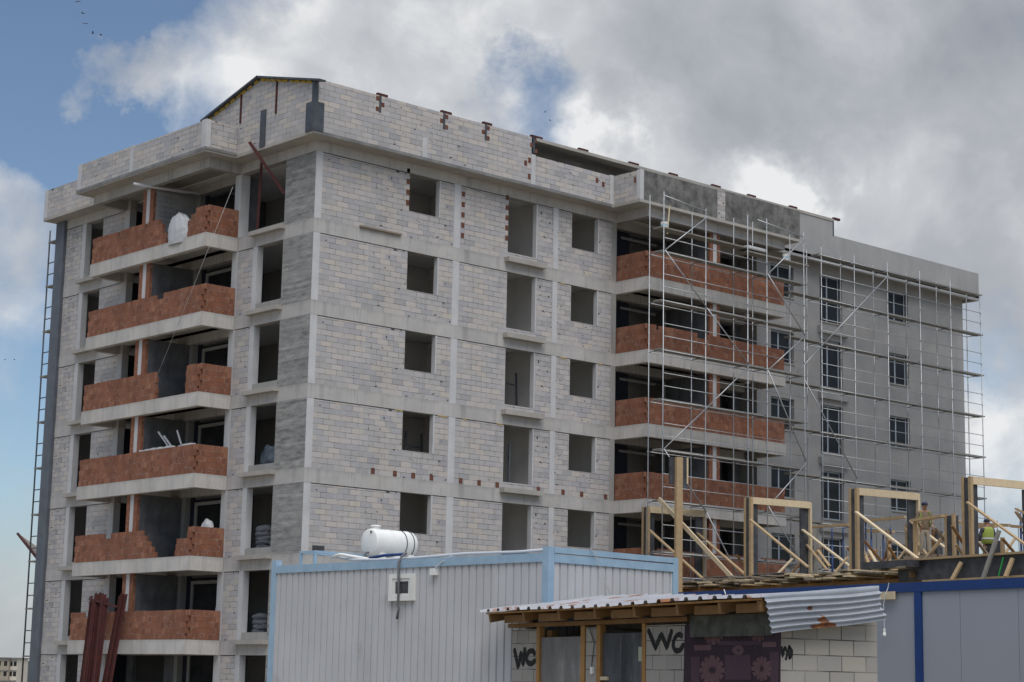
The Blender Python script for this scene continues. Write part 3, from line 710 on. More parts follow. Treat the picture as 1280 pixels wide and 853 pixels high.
for i in range(4):
    o = channel(151+i*2.6, 130+i*3.1, 743+random.uniform(-2, 3), 853, .03+.14*(i % 2)); tag(o, 'red oxide steel channel in the narrow right bundle leaning on the lowest brick balcony', 'steel channel', 'steel channels of the narrow right bundle')
o = MB().bar(at(112, 749, 'x', -1.66), at(147, 759, 'x', -1.63), .07, .07).build('steel_tie', M['oxide']); tag(o, 'short rusty bar tying the left bundle of steel channels together', 'steel bar')
tc = empty('tilted_canopy', at(50, 703, 'x', 1.0)); tag(tc, 'tilted pale sheet on a dark batten sticking out of the far left scaffold', 'canopy sheet')
def under(o): o.parent = tc; o.location = Vector(o.location)-Vector(tc.location); return o
under(MB().bar(at(22, 667, 'x', 1.0), at(51, 704, 'x', 1.0), .10, .07).build('batten', M['oxide']))
p0, p1 = at(25, 668, 'x', 1.05), at(48, 698, 'x', 1.05)
under(MB().prism([at(24, 668, 'x', 1.06), at(52, 688, 'x', 1.06), at(52, 703, 'x', 1.06)], (.03, .0, .0)).build('sheet', m_plain('pale_board_sheet', (.50,.44,.38), (.42,.37,.32), 3, .8)))
# ------------------------------------------------------------------ formwork deck of the next building
DF = Frame((11.45, -17.29), 78.6); ZD = 5.2
deck = empty('formwork_deck', DF.P(6, 4, 0), DF.a)
tag(deck, 'timber formwork deck with ragged plank ends on blue props beside the block', 'formwork deck')
def hang(root, o):
    """keep the world position of o while it becomes a child of root"""
    mw = Matrix.Translation(root.location) @ Matrix.Rotation(root.rotation_euler.z, 4, 'Z')
    o.parent = root
    o.matrix_parent_inverse = mw.inverted()
    return o
rs = random.Random(5)
u = -.2
i = 0
while u < 13.2 and i < 60:
    w = rs.uniform(.16, .42); v0 = rs.uniform(-.55, .25); z = ZD-rs.uniform(.02, .16)
    hang(deck, MB().fbox(DF, u, u+w*.97, v0, 9.5, z-.05, z).build('plank', M['wood_light' if rs.random() < .25 else 'wood_old' if rs.random() < .75 else 'plank_grey'])); u += w; i += 1
for k in range(11):
    uu = .2+k*1.25; hang(deck, MB().fbox(DF, uu, uu+.1, -.2, 9.5, ZD-.43, ZD-.25).build('joist', M['wood_brown']))
for vv in (.05, 2.6, 5.5): hang(deck, MB().fbox(DF, .0, 13.6, vv, vv+.12, ZD-.62, ZD-.43).build('beam', M['wood_brown']))
for k in range(6):
    uu = rs.uniform(1, 12); hang(deck, MB().fbox(DF, uu, uu+rs.uniform(.6, 1.8), -.35+rs.uniform(0, .2), -.1+rs.uniform(0, .3), ZD-.24, ZD-.18).build('plank', M['wood_light']))
hang(deck, MB().fbox(DF, 7.2, 12.5, .3, 1.2, ZD+.01, ZD+.03).build('sheet', M['galv']))
hang(deck, MB().fbox(DF, -14, 1.0, -.02, .03, ZD-.52, ZD+.10).build('edge_panel', M['film']))
hang(deck, MB().fbox(DF, -14, .0, .04, 9.5, ZD-.2, ZD-.05).build('plank', M['wood_old']))
hang(deck, MB().fbox(DF, -14, 1.2, -.16, .06, ZD+.102, ZD+.17).build('edge_board', M['wood']))
hang(deck, MB().fbox(DF, -14, -.2, -.12, .03, ZD-.585, ZD-.525).build('edge_board', M['wood']))
hang(deck, MB().fbox(DF, -.1, 2.2, -.5, -.04, ZD-.12, ZD+.11).build('edge_panel', M['film']))
for k in range(34):
    uu = rs.uniform(.9, 12.6); w_ = rs.uniform(.15, .4); zz = ZD-rs.uniform(.2, .40)
    hang(deck, MB().fbox(DF, uu, uu+w_, rs.uniform(-.75, -.2), rs.uniform(.2, 1.2), zz-.05, zz).build('plank', M[rs.choice(('wood_light', 'wood', 'wood_old', 'wood_old'))]))
hang(deck, MB().fbox(DF, 9.8, 12.6, -.6, .1, ZD-.75, ZD-.6).build('beam', M['wood_light']))
for uu in range(-12, 14, 2):
    for vv in (.3, 3, 6, 9):
        hang(deck, MB().tube([DF.P(uu+.3, vv, 0), DF.P(uu+.3, vv, ZD-.62)], .03, 7).build('prop', M['prop_blue']))
hang(deck, MB().fbox(DF, 13.2, 13.4, -.2, 9.5, ZD-2.6, ZD-.05).build('end_wall', M['conc_dark']))
hang(deck, MB().fbox(DF, -14, 13.2, 9.3, 9.5, 0, ZD-.3).build('back_wall', M['conc_dark']))
hang(deck, MB().fbox(DF, 4.0, 13.2, .8, 1.0, 0, ZD-.7).build('rear_wall', M['conc_dark']))
# kicker struts on the black edge
for (px0, py0, px1, py1, mt) in ((1202, 703, 1190, 725, 'wood'), (1249, 663, 1229, 723, 'plank_grey'), (1266, 698, 1257, 721, 'wood')):
    a = DF.onV(px0, py0, -.12); b = DF.onV(px1, py1, -.35)
    hang(deck, MB().bar(DF.P(a[0], -.12, a[1]), DF.P(b[0], -.35, b[1]), .13, .07, DF.v).build('strut', M[mt]))
o = MB().tube([DF.P(*(lambda t: (t[0], -.2, t[1]))(DF.onV(1254, 697, -.2))), DF.P(*(lambda t: (t[0], -.22, t[1]))(DF.onV(1248, 721, -.22)))], .02, 5).build('green_cord', m_plain('green_cord', (.02,.32,.06), (.03,.4,.08))); tag(o, 'bright green cord hanging over the black slab edge', 'cord')
# column frames
def cframe(pxl, top, label, v0=.3, L=2.65, wide=.11, brace=(), lift=0):
    u0, zt = DF.onV(pxl, top, v0)
    rt = empty('column_formwork', DF.P(u0, v0, ZD), DF.a)
    tag(rt, label, 'column formwork', 'column forms standing on the deck')
    add = lambda o: hang(rt, o)
    add(MB().fbox(DF, u0-.10, u0, v0-.05, v0+.05, ZD-.05, zt).build('stud', M['wood']))
    add(MB().fbox(DF, u0-.30, u0-.102, v0-.02, v0+.35, ZD-.05, zt-.02).build('panel', M['film']))
    add(MB().fbox(DF, u0-.42, u0-.302, v0-.05, v0+.06, ZD-.05, zt).build('stud', M['wood']))
    add(MB().fbox(DF, u0-.42, u0-.33, v0+.061, v0+L, zt-.24, zt-.0).build('lintel', M['wood_light']))
    add(MB().fbox(DF, u0-.30, u0-.22, v0+L-.34, v0+L, ZD-.05, zt-.245).build('panel', M['film']))
    add(MB().fbox(DF, u0-.42, u0-.30, v0+L+.001, v0+L+.09, ZD-.05, zt-.02).build('stud', M['wood_light']))
    for (x0, y0, x1, y1, vv, mt) in brace:
        a = DF.onV(x0, y0, vv); b = DF.onV(x1, y1, vv)
        add(MB().bar(DF.P(a[0], vv, a[1]), DF.P(b[0], vv, b[1]), .05, .12, DF.v).build('brace', M[mt]))
    return rt
cframe(803.5, 634, 'column form partly behind the light blue container corner, crossed by a long pale plank', brace=((812, 663, 878, 723, .1, 'wood'), (871, 666, 931, 718, 2.7, 'wood')))
cframe(931, 622.5, 'column form between the long pale plank and the two crossing braces', brace=((938, 650, 1010, 709, .1, 'wood'), (1000, 660, 1065, 710, 2.7, 'wood_light'), (999, 669, 1034, 713, 2.9, 'wood')))
cframe(1062, 611, 'column form with a mottled black right panel, left of the worker in the yellow vest', brace=((1070, 640, 1152, 702, .1, 'wood_light'), (1131, 646, 1205, 703, 2.7, 'wood_light'), (1131, 660, 1168, 705, 2.9, 'wood')))
cframe(1202.5, 597, 'tallest column form at the right edge, framing open sky', brace=((1209, 628, 1290, 687, .1, 'wood'), (1270, 636, 1300, 652, 2.6, 'wood'), (1270, 640, 1290, 668, 2.7, 'wood')))
# small frame further back, and its neighbours
def backframe(p0, p1, v0, label, dz=0):
    a = DF.onV(*p0, v0); b = DF.onV(*p1, v0)
    rt = empty('column_formwork', DF.P(a[0], v0, ZD), DF.a); tag(rt, label, 'column formwork', 'column forms standing on the deck')
    add = lambda o: hang(rt, o)
    add(MB().bar(DF.P(a[0], v0, a[1]), DF.P(b[0], v0, b[1]), .08, .22, DF.v).build('lintel', M['wood']))
    add(MB().fbox(DF, a[0]-.06, a[0]+.06, v0+.05, v0+.15, ZD-.1, a[1]).build('stud', M['wood']))
    add(MB().fbox(DF, b[0]-.05, b[0]+.05, v0+.05, v0+.15, ZD-.1, b[1]+.05).build('stud', M['wood']))
    add(MB().fbox(DF, b[0]-.28, b[0]-.07, v0+.05, v0+.35, ZD-.1, b[1]).build('panel', M['film']))
    add(MB().fbox(DF, b[0]-.38, b[0]-.285, v0+.05, v0+.15, ZD-.1, b[1]+.05).build('stud', M['wood']))
    return rt
backframe((1012, 659), (1062, 656), 4.2, 'low column form with one pale lintel, seen behind the two crossing braces')
backframe((1141, 651), (1180, 645), .95, 'low column form with its lintel across the waist of the worker in the yellow vest')
bd = MB().bar(DF.P(*(lambda t: (t[0], 1.5, t[1]))(DF.onV(1182, 667, 1.5))), DF.P(*(lambda t: (t[0], 1.5, t[1]))(DF.onV(1153, 704, 1.5))), .05, .12, DF.v).build('loose_plank', M['wood_light']); tag(bd, 'pale plank propped against the low form in front of the worker in the yellow vest', 'plank')
def pt(px, py, v): t = DF.onV(px, py, v); return DF.P(t[0], v, t[1])
o = MB().bar(pt(823.5, 624, -.5), pt(915, 722, -.25), .16, .06, DF.v).build('long_plank', M['wood_light']); tag(o, 'long pale plank slanting across the leftmost column form', 'plank')
po = empty('corner_post', DF.P(*(lambda t: (t[0], -.75, 0))(DF.onV(848, 572, -.75)))); tag(po, 'tall timber post with a black panel clamped round its head', 'post')
u0, zt = DF.onV(848, 572, -.75)
hang(po, MB().fbox(DF, u0-.11, u0+.02, -.90, -.62, 0, zt).build('timber', M['wood']))
hang(po, MB().fbox(DF, u0+.021, u0+.09, -1.12, -.34, zt-1.0, zt-.0).build('panel', M['film']))
hang(po, MB().fbox(DF, u0-.02, u0+.02, -.56, -.34, zt-1.14, zt-1.001).build('clamp', M['steel_dark']))
hang(po, MB().fbox(DF, u0-.02, u0+.02, -.37, -.31, zt-.95, zt+.02).build('batten', M['wood_light']))
for px, top, v, hw, mt in ((1134, 655, 3.0, .06, 'wood'), (1143, 657, 3.3, .17, 'film'), (1167, 662, 4.0, .06, 'wood_brown'), (1173.5, 664, 4.1, .12, 'film'), (1111, 668, 5.0, .06, 'wood'), (1193, 662, 3.4, .05, 'wood'), (1018, 661, 4.0, .14, 'plank_grey'), (1246, 676, 2.6, .10, 'film'), (1253, 672, 2.5, .05, 'wood')):
    u0, z = DF.onV(px, top, v)
    tag(MB().fbox(DF, u0-.05, u0+.05, v-hw, v+hw, ZD-.06, z).build('form_upright', M[mt]), 'upright board among the column forms and props at the back of the deck', 'upright', 'uprights at the back of the deck')
rb = random.Random(9)
for i in range(34):
    u0 = rb.uniform(1.2, 9.5); v0 = rb.uniform(3.0, 6.5)
    tag(MB().tube([DF.P(u0, v0, ZD-.05), DF.P(u0+rb.uniform(-.06, .06), v0+rb.uniform(-.06, .06), ZD+rb.uniform(1.0, 1.9))], .012, 5).build('starter_bar', M['steel_dark']), 'thin dark reinforcing bar standing up from the deck between the timber forms', 'reinforcing bar', 'starter bars on the deck')
for i in range(26):
    u0 = rb.uniform(-2.5, 10.5); v0 = rb.uniform(.9, 4.2); L_ = rb.uniform(.7, 1.7); sgn = rb.choice((-1, 1))
    tag(MB().bar(DF.P(u0, v0, ZD-.05), DF.P(u0+rb.uniform(-.2, .2), v0+sgn*L_*.8, ZD+L_*.75), .045, .10, DF.u).build('loose_plank', M[rb.choice(('wood', 'wood_light', 'wood_brown', 'wood_old'))]), 'short loose plank slanting among the forms, bars and props on the deck', 'plank', 'loose planks slanting on the deck')
# shoring of the storey behind: blue props with timber heads
k = 0
for px, top, v in ((1075, 660, 5.5), (1082, 652, 6.5), (1089, 660, 7.0), (1104, 664, 7.4), (1113, 660, 6.2), (1197, 658, 6), (1222, 672, 6.4), (1231, 668, 7.2), (1276, 660, 5.4), (1054, 660, 6.6), (1040, 661, 7.6)):
    u0, z = DF.onV(px, top, v)
    o = empty('shoring_prop', DF.P(u0, v, ZD-.1)); tag(o, 'thin blue steel prop standing between the column forms on the deck', 'prop', 'blue shoring props')
    hang(o, MB().tube([DF.P(u0, v, ZD-.1), DF.P(u0, v, ZD+1.7)], .04, 8).build('outer_tube', M['prop_blue'], smooth=True))
    hang(o, MB().tube([DF.P(u0, v, ZD+1.7), DF.P(u0, v, max(z, ZD+2.0))], .03, 8).build('inner_tube', M['prop_blue'], smooth=True))
for (a, b, v, lab) in (((1072, 652), (1140, 646), 6.5, 'thin brown beam running behind the lintels left of the worker in the vest'), ((1084, 664), (1117, 665), 7.2, 'short timber head beam over the blue props behind the mottled panel'),
                    ((1190, 651), (1203, 654), 6, 'short brown beam stub just left of the tallest column form'), ((1212, 655), (1262, 657), 6.4, 'brown beam crossing behind the tallest column form'), ((1213, 659), (1245, 658), 5.4, 'lower brown beam inside the tallest column form'), ((1265, 658), (1290, 660), 5.4, 'brown beam at the right border beside the tallest form')):
    tag(MB().bar(pt(*a, v), pt(*b, v), .1, .14, DF.v).build('head_beam', M['wood']), lab, 'beam')
for i, (a, b, v, mt) in enumerate((((1077, 681), (1086, 706), 4, 'wood'), ((1086, 688), (1096, 705), 4.3, 'wood_light'), ((1104, 706), (1117, 690), 4.6, 'wood'), ((1022, 688), (1037, 708), 3.6, 'wood'), ((1106, 700), (1113, 676), 5, 'wood_brown'))):
    tag(MB().bar(pt(*a, v), pt(*b, v), .05, .12, DF.v).build('loose_plank', M[mt]), 'short loose plank slanting among the forms, bars and props on the deck', 'plank', 'loose planks slanting on the deck')
# ------------------------------------------------------------------ white site container
CF = Frame((-20.18, -34.05), 92.0); CL, CW, CT, CB = 6.5, 2.8, 3.15, .55
con = empty('site_container', CF.P(CL/2, CW/2, 0), CF.a)
tag(con, 'white ribbed site container with light blue frame carrying the water tank', 'container')
def hc(o): return hang(con, o)
def ribbed(axis, a0, a1, z0, z1, pitch=.158, off=0.0):
    """trapezoid ribbed sheet, real relief"""
    pts = []; x = a0
    while x < a1:
        for dx, d in ((0, 0), (pitch-.036, 0), (pitch-.028, .024), (pitch-.010, .024)):
            if x+dx < a1: pts.append((x+dx, d))
        x += pitch
    pts.append((a1, 0)); m = MB(); vs = []; fs = []
    for a, d in pts:
        for z in (z0, z1): vs.append(CF.P(a, off+d, z) if axis == 'u' else CF.P(off+d, a, z))
    for i in range(len(pts)-1): fs.append((2*i, 2*i+2, 2*i+3, 2*i+1))
    return m.add(vs, fs)
def m_container():
    n = NT('white_container_sheet')
    col = n.mix(n.step(n.noise(.9, detail=4), .35, .7), (.51,.505,.515), (.455,.45,.46))
    col = n.mix(n.math('MULTIPLY', n.step(n.noise(2.2, stretch=(1,1,.15), detail=5), .54, .78), .42), col, (.30,.295,.29))
    col = n.mix(n.math('MULTIPLY', n.step(n.noise(1.1, detail=7, rough=.65), .60, .70), .4), col, (.27,.25,.23))
    return n.done(col, .5, 0, .35)
M['csheet'] = m_container()
hc(ribbed('u', .12, CL-.1, CB+.1, 2.95, off=.02).build('side_wall', M['csheet']))
hc(ribbed('v', .12, CW-.1, CB+.1, 2.95, off=.02).build('end_wall', M['csheet']))
hc(MB().fbox(CF, CL-.05, CL-.03, .1, CW-.1, CB, 2.95).fbox(CF, .1, CL-.1, CW-.05, CW-.03, CB, 2.95).build('rear_wall', M['csheet']))
for u, v in ((0, 0), (CL-.12, 0), (0, CW-.12), (CL-.12, CW-.12)):
    hc(MB().fbox(CF, u, u+.12, v, v+.12, CB, CT).build('corner_post', M['light_blue']))
hc(MB().fbox(CF, .121, CL-.121, -.005, .08, 2.935, 3.06).build('top_rail', M['light_blue']))
hc(MB().fbox(CF, -.005, .08, .121, CW-.121, 2.93, 3.045).build('top_rail', M['light_blue']))
hc(MB().fbox(CF, -.012, .09, .121, CW-.121, 3.062, 3.145).build('top_rail', M['light_blue']))
hc(MB().fbox(CF, .121, CL-.121, 0, .1, CB, CB+.12).fbox(CF, 0, .1, .121, CW-.121, CB, CB+.12).build('bottom_rail', M['light_blue']))
hc(MB().fbox(CF, .09, CL-.05, .082, CW-.05, 3.0, 3.05).build('roof_sheet', M['galv']))
for u in (.1, 2.1, 4.2, 6.1):
    for v in (.1, 2.4): hc(MB().fbox(CF, u, u+.3, v, v+.3, 0, CB-.002).build('footing', M['conc_dark']))
def fwall(fr, v0, v1, u0, u1, z0, z1, hole):
    m = MB(); a, b, c, d = hole
    m.fbox(fr, u0, a, v0, v1, z0, z1); m.fbox(fr, b, u1, v0, v1, z0, z1); m.fbox(fr, a, b, v0, v1, z0, c); m.fbox(fr, a, b, v0, v1, d, z1); return m
win = hc(fwall(CF, -.035, .03, 2.87, 3.45, 2.43, 2.84, (2.95, 3.37, 2.50, 2.77)).build('window', M['plastic_white']))
hc(fwall(CF, -.02, .02, 2.952, 3.368, 2.502, 2.768, (3.0, 3.31, 2.54, 2.725)).build('vent_frame', M['plastic_white']))
g = MB().fbox(CF, 3.0, 3.31, .0, .012, 2.54, 2.725)
for i in range(9): g.fbox(CF, 3.015+i*.033, 3.023+i*.033, -.012, -.002, 2.54, 2.725)
for i in range(6): g.fbox(CF, 3.0, 3.31, -.015, -.012, 2.555+i*.03, 2.56+i*.03)
hc(g.build('vent_grille', M['cable_grey']))
hc(MB().fbox(CF, 2.36, 2.46, -.07, .02, 2.80, 2.90).build('junction_box', M['plastic_white']))
for u in (5.75, 5.38):
    rr = MB().fbox(CF, u-.02, u+.02, .0, .05, 3.06, 3.24).fbox(CF, u-.02, u+.02, 1.95, 2.0, 3.06, 3.24).fbox(CF, u-.025, u+.025, 0, 2.0, 3.241, 3.28)
    hc(rr.build('roof_frame', M['light_blue']))
hc(MB().fbox(CF, 5.40, 5.73, .005, .045, 3.242, 3.278).build('roof_frame', M['light_blue']))
# water tank on the roof
u0, zc = CF.onV(461, 677, 1.0); v1, _ = CF.onU(514, 677, u0); zc = 3.05+.20+.225; r = .225
tank = empty('water_tank', CF.P(u0, (1.0+v1)/2, 3.05), CF.a); tag(tank, 'small white horizontal water tank lying on the container roof', 'water tank')
L = [(1.0, .0), (1.0, .9), (1.01, .96), (1.05, 1.0), (1.35, 1.0), (v1-.12, 1.0), (v1-.05, .97), (v1-.01, .86), (v1, .7), (v1+.02, 0.02)]
hang(tank, MB().tube([CF.P(u0, a, zc) for a, k in L[1:]], [max(r*k, .004) for a, k in L[1:]], 32).build('shell', M['plastic_white'], smooth=True))
for k in range(3):
    a = 1.10+k*(v1-1.25)/2.2
    hang(tank, MB().fbox(CF, u0-.19, u0+.19, a, a+.12, 3.051, 3.30).build('foot', M['plastic_white']))
hang(tank, MB().tube([CF.P(u0+math.cos(t)*(r+.003), 1.0+(v1-1.0)*.42, zc+math.sin(t)*(r+.003)) for t in [R(-60+15*i) for i in range(21)]], .004, 5).build('mould_seam', M['plastic_white']))
hang(tank, MB().tube([CF.P(u0-.06, 1.0, zc+r*.72), CF.P(u0-.06, .985, zc+r*.72)], .02, 10).build('vent_cap', M['cable_grey']))
hang(tank, MB().tube([CF.P(u0, 1.0, zc-r*.8), CF.P(u0, .94, zc-r*.8), CF.P(u0+.05, .9, 3.08), CF.P(u0-.3, .5, 3.08)], .018, 8).build('outlet_pipe', M['cable_grey'], smooth=True))
for a in (v1-.28, v1-.12):
    hang(tank, MB().tube([CF.P(u0+math.cos(t)*(r+.004), a, zc+math.sin(t)*(r+.004)) for t in [R(-60+15*i) for i in range(21)]], .009, 6).build('strap', M['steel_dark']))
hang(tank, MB().tube([CF.P(u0, 1.14, zc+r-.02), CF.P(u0, 1.14, zc+r+.035), CF.P(u0, 1.14, zc+r+.036), CF.P(u0, 1.14, zc+r+.06)], [.075, .075, .09, .08], 16).build('lid', M['plastic_white']))
def cpt(px, py, v=-.02): t = CF.onV(px, py, v); return CF.P(t[0], v, t[1])
o = MB().tube([cpt(508, 691.5, .1), cpt(502, 696, .02), cpt(498.5, 703, -.04), cpt(498.2, 722, -.06), cpt(498, 745, -.05), cpt(497.2, 757, -.05), cpt(498.5, 761, -.05), cpt(496.2, 774, -.05)], .020, 8).build('grey_hose', M['cable_grey'], smooth=True); tag(o, 'grey hose hanging from the container roof across the small white vent window', 'hose')
o = MB().tube([cpt(420, 696, .12), cpt(440, 700, .1), cpt(470, 700, .12), cpt(520, 697.5, .1), cpt(580, 692.5, .1), cpt(650, 690, .1), cpt(680, 687.5, .12)], .022, 8).build('white_pipe', M['white_sheet'], smooth=True); tag(o, 'long thin white pipe lying along the roof edge of the white container', 'pipe')
o = MB().tube([cpt(462, 698, .2), cpt(480, 694.5, .25), cpt(504, 693, .25)], .024, 8).build('blue_hose', M['blue'], smooth=True); tag(o, 'short bright blue hose on the container roof at the foot of the tank', 'hose')
o = MB().tube([cpt(415, 697, .05), cpt(424, 693.5, .0), cpt(430, 694, .05), cpt(470, 701, .25)], .026, 8).build('white_hose', M['plastic_white'], smooth=True); tag(o, 'loose white hose end at the container roof edge left of the tank', 'hose')
o = MB().tube([cpt(543, 711, -.05), cpt(552, 703, -.02), cpt(566, 694, .05)], .008, 6).build('thin_cable', M['white_sheet']); tag(o, 'thin white cable rising from the junction box to the container roof', 'cable')
def ept(px, py, u=-.03): t = CF.onU(px, py, u); return CF.P(u, t[0], t[1])
o = MB().tube([ept(738, 685), ept(744, 693, -.05), ept(764, 746, -.06)], .006, 5).build('white_string', M['rope']); tag(o, 'white string dangling down the short end of the white container', 'string')

# ------------------------------------------------------------------ toilet shed
SF = Frame((-22.5, -39.99), 74.88)
shed = empty('toilet_shed', SF.P(3.4, 1.2, 0), SF.a); tag(shed, 'low toilet hut of pale blocks with WC sprayed on it under a ribbed tin roof', 'toilet hut')
def hs(o): return hang(shed, o)
def rz(v, u=0.): return 2.2+(.10+.095*(max(u, 0)/6.8)**1.4)*v
def wallmesh(u0, v0, u1, v1, z1, th, name='block_wall'):
    """block wall between two plan points, outer face on the line"""
    p, q = SF.P(u0, v0, 0), SF.P(u1, v1, 0); d = q-p; L = d.length
    o = MB().box(0, L, 0, th, 0, z1).build(name, M['block_shed'])
    o.parent = shed; o.matrix_parent_inverse = (Matrix.Translation(shed.location) @ Matrix.Rotation(shed.rotation_euler.z, 4, 'Z')).inverted()
    o.location = p; o.rotation_euler = (0, 0, math.atan2(d.y, d.x)); return o
for a, b in ((6.012, 6.75), (4.312, 4.588), (2.1, 3.038)): wallmesh(b, .35, a, .35, 1.965, .2)
wallmesh(.107, .352, .107, 1.69, 2.24, .2); wallmesh(6.75, 1.9, 6.75, .56, 2.2, .2); wallmesh(.32, 1.69, 6.74, 1.69, 2.3, .2)
wallmesh(4.45, 1.65, 4.45, .58, 1.96, .1); wallmesh(2.2, 1.65, 2.2, .58, 1.96, .1)
for a, b, zt in ((5.90, 5.99, 1.99), (4.61, 4.72, 1.99), (4.19, 4.29, 1.99), (3.045, 3.125, 1.99)):
    hs(MB().fbox(SF, a, b, .338, .42, 0, zt).build('door_post', M['post_wood']))
hs(MB().fbox(SF, 5.75, 5.9, .45, .55, 0, 1.95).build('door_post', M['wood_brown']))
hs(MB().fbox(SF, 2.0, 6.8, .30, .42, 1.995, 2.05).build('wall_plate', M['wood_brown']))
def m_door(name, a, b):
    n = NT(name); v = n.tc.outputs['Object']
    col = n.ramp(n.noise(3.0, detail=8, rough=.7, stretch=(1, 1, .35)), [(.3, a), (.55, b), (.75, tuple(c*1.9 for c in b))])
    st = n.noise(13, stretch=(1, 1, .03), detail=2)
    col = n.mix(n.math('MULTIPLY', n.step(st, .66, .72), .5), col, (.30,.29,.28))
    return n.done(col, .7, 0, .3)
d1 = hs(MB().fbox(SF, 4.78, 5.91, .37, .40, 0.05, 1.85).build('door', m_door('grey_door_sheet', (.13,.122,.12), (.21,.20,.195))))
d2 = hs(MB().fbox(SF, 3.16, 4.17, .37, .40, 0.05, 1.88).build('door', m_door('black_door_sheet', (.022,.024,.028), (.07,.073,.08))))
d1['label'] = 'grey weathered door sheet'; d2['label'] = 'black scuffed door sheet with a wooden latch'
hs(MB().fbox(SF, 4.0, 4.24, .34, .369, 1.28, 1.325).build('latch', M['wood_light']))
hs(MB().fbox(SF, 3.12, 3.22, .345, .369, 1.52, 1.70).build('lock_case', m_plain('pale_green_lock', (.42,.44,.25), (.3,.34,.3))))
hs(MB().fbox(SF, 4.36, 4.42, .32, .349, 1.36, 1.45).build('socket', M['plastic_white']))
def spt(px, py, v): t = SF.onV(px, py, v); return SF.P(t[0], v, t[1])
o = MB().tube([spt(735, 773, .30), spt(738, 790, .33), spt(743, 803, .33), spt(741, 820, .33), spt(738.5, 842, .33)], .006, 6).build('wall_cable', M['cable_black']); tag(o, 'thin black cable running down the hut wall between the two doors', 'cable')
# roof: rafters, battens, ribbed sheet
for px in (614, 656, 700, 745, 794, 848, 901, 950):
    u = SF.onV(px, 770, .02)[0]
    m = MB(); m.bar(SF.P(u, -.0, rz(0)-.085), SF.P(u, 1.55, rz(1.55, u)-.085), .055, .115); hs(m.build('rafter', M['wood_brown']))
us = [SF.onV(px, 770, .02)[0] for px in (614, 656, 700, 745, 794, 848, 901, 950)]
for a, b in zip(us, us[1:]):
    hs(MB().fbox(SF, b+.03, b+.03+(a-b)*.72, .10, .15, 2.052, 2.155).build('noggin', M['wood_brown']))
hs(MB().fbox(SF, -.02, 6.86, -.02, .03, 2.178, 2.2).build('eave_batten', M['post_wood']))
def m_tin(name, a, b, rust):
    n = NT(name)
    col = n.mix(n.step(n.noise(2.2, detail=6), .35, .7), a, b)
    ru = n.noise(1.15, detail=7, rough=.65)
    col = n.mix(n.step(ru, rust, rust+.05), col, n.mix(n.step(n.noise(7), .4, .6), (.26,.10,.03), (.17,.075,.05)))
    return n.done(col, .45, .35, .5)
M['tin_roof'] = m_tin('old_tin_roof', (.36,.36,.385), (.27,.27,.29), .58)
M['tin'] = m_tin('corrugated_tin', (.36,.385,.42), (.27,.29,.32), .70)
def rust_spots(mat, spots):
    """rust where the sheet has been holed: round spots with frayed rims"""
    n = NT.__new__(NT); n.mat = mat; n.t = mat.node_tree; n.b = n.t.nodes['Principled BSDF']; n.tc = n.nd('ShaderNodeTexCoord')
    col = n.b.inputs['Base Color'].links[0].from_socket; fr = n.noise(14, detail=5)
    for p, r_ in spots:
        d_ = n.nd('ShaderNodeVectorMath', {0: n.tc.outputs['Object'], 1: tuple(p)}, operation='DISTANCE').outputs[1]
        k = n.math('LESS_THAN', n.math('MULTIPLY_ADD', fr, r_*1.3, d_), r_*1.5)
        col = n.mix(k, col, n.mix(n.step(n.noise(9), .42, .58), (.28,.11,.03), (.13,.06,.045)))
    n.put(n.b.inputs['Base Color'], col)
def side_pt(px, py, u=-.06): t_ = SF.onU(px, py, u); return SF.P(u, t_[0], t_[1])
rust_spots(M['tin'], [(side_pt(1011, 760), .045), (side_pt(1026, 780), .10), (side_pt(1033, 784), .09), (side_pt(1017, 787), .08), (side_pt(1040, 783), .06)])
pr = []; x = -.05
while x < 6.9:
    for dx, h in ((0, 0), (.20, 0), (.225, .038), (.285, .038)): pr.append((x+dx, h))
    x += .31
vs, fs = [], []
for i, (u, h) in enumerate(pr):
    for v in (-.06, .8, 1.62): vs.append(SF.P(u, v, rz(v, u)+.008+h+.012*math.sin(u*1.3+v)-.03*v))
for i in range(len(pr)-1):
    for k in range(2): fs.append((3*i+k, 3*i+k+1, 3*i+4+k, 3*i+3+k))
hs(MB().add(vs, fs).build('roof_sheet', M['tin_roof']))
# corrugated sheet drooping over the near gable
N, K = 92, 16; vs, fs = [], []
for i in range(N+1):
    t = i/N
    for k in range(K+1):
        s = k/K; v = .02+.06*t+s*(1.56+.02*math.sin(t*9)); z = 2.225+.105*v - t*.43+.05*t*s + .012*math.sin(s*5+1)
        if t < .1: z = 2.225+.105*v+.01-.03*t
        u = .06-min(t/.1, 1)*.13 - .018*math.sin(t*.46/.076*2*math.pi) - .05*t + .02*math.sin(s*3.1)*t
        vs.append(SF.P(u, v, z))
for i in range(N):
    for k in range(K): fs.append((i*(K+1)+k, i*(K+1)+k+1, (i+1)*(K+1)+k+1, (i+1)*(K+1)+k))
o = MB().add(vs, fs).build('tin_sheet', M['tin'], smooth=True); tag(o, 'corrugated grey tin sheet with rust patches bent down over the hut gable', 'tin sheet')
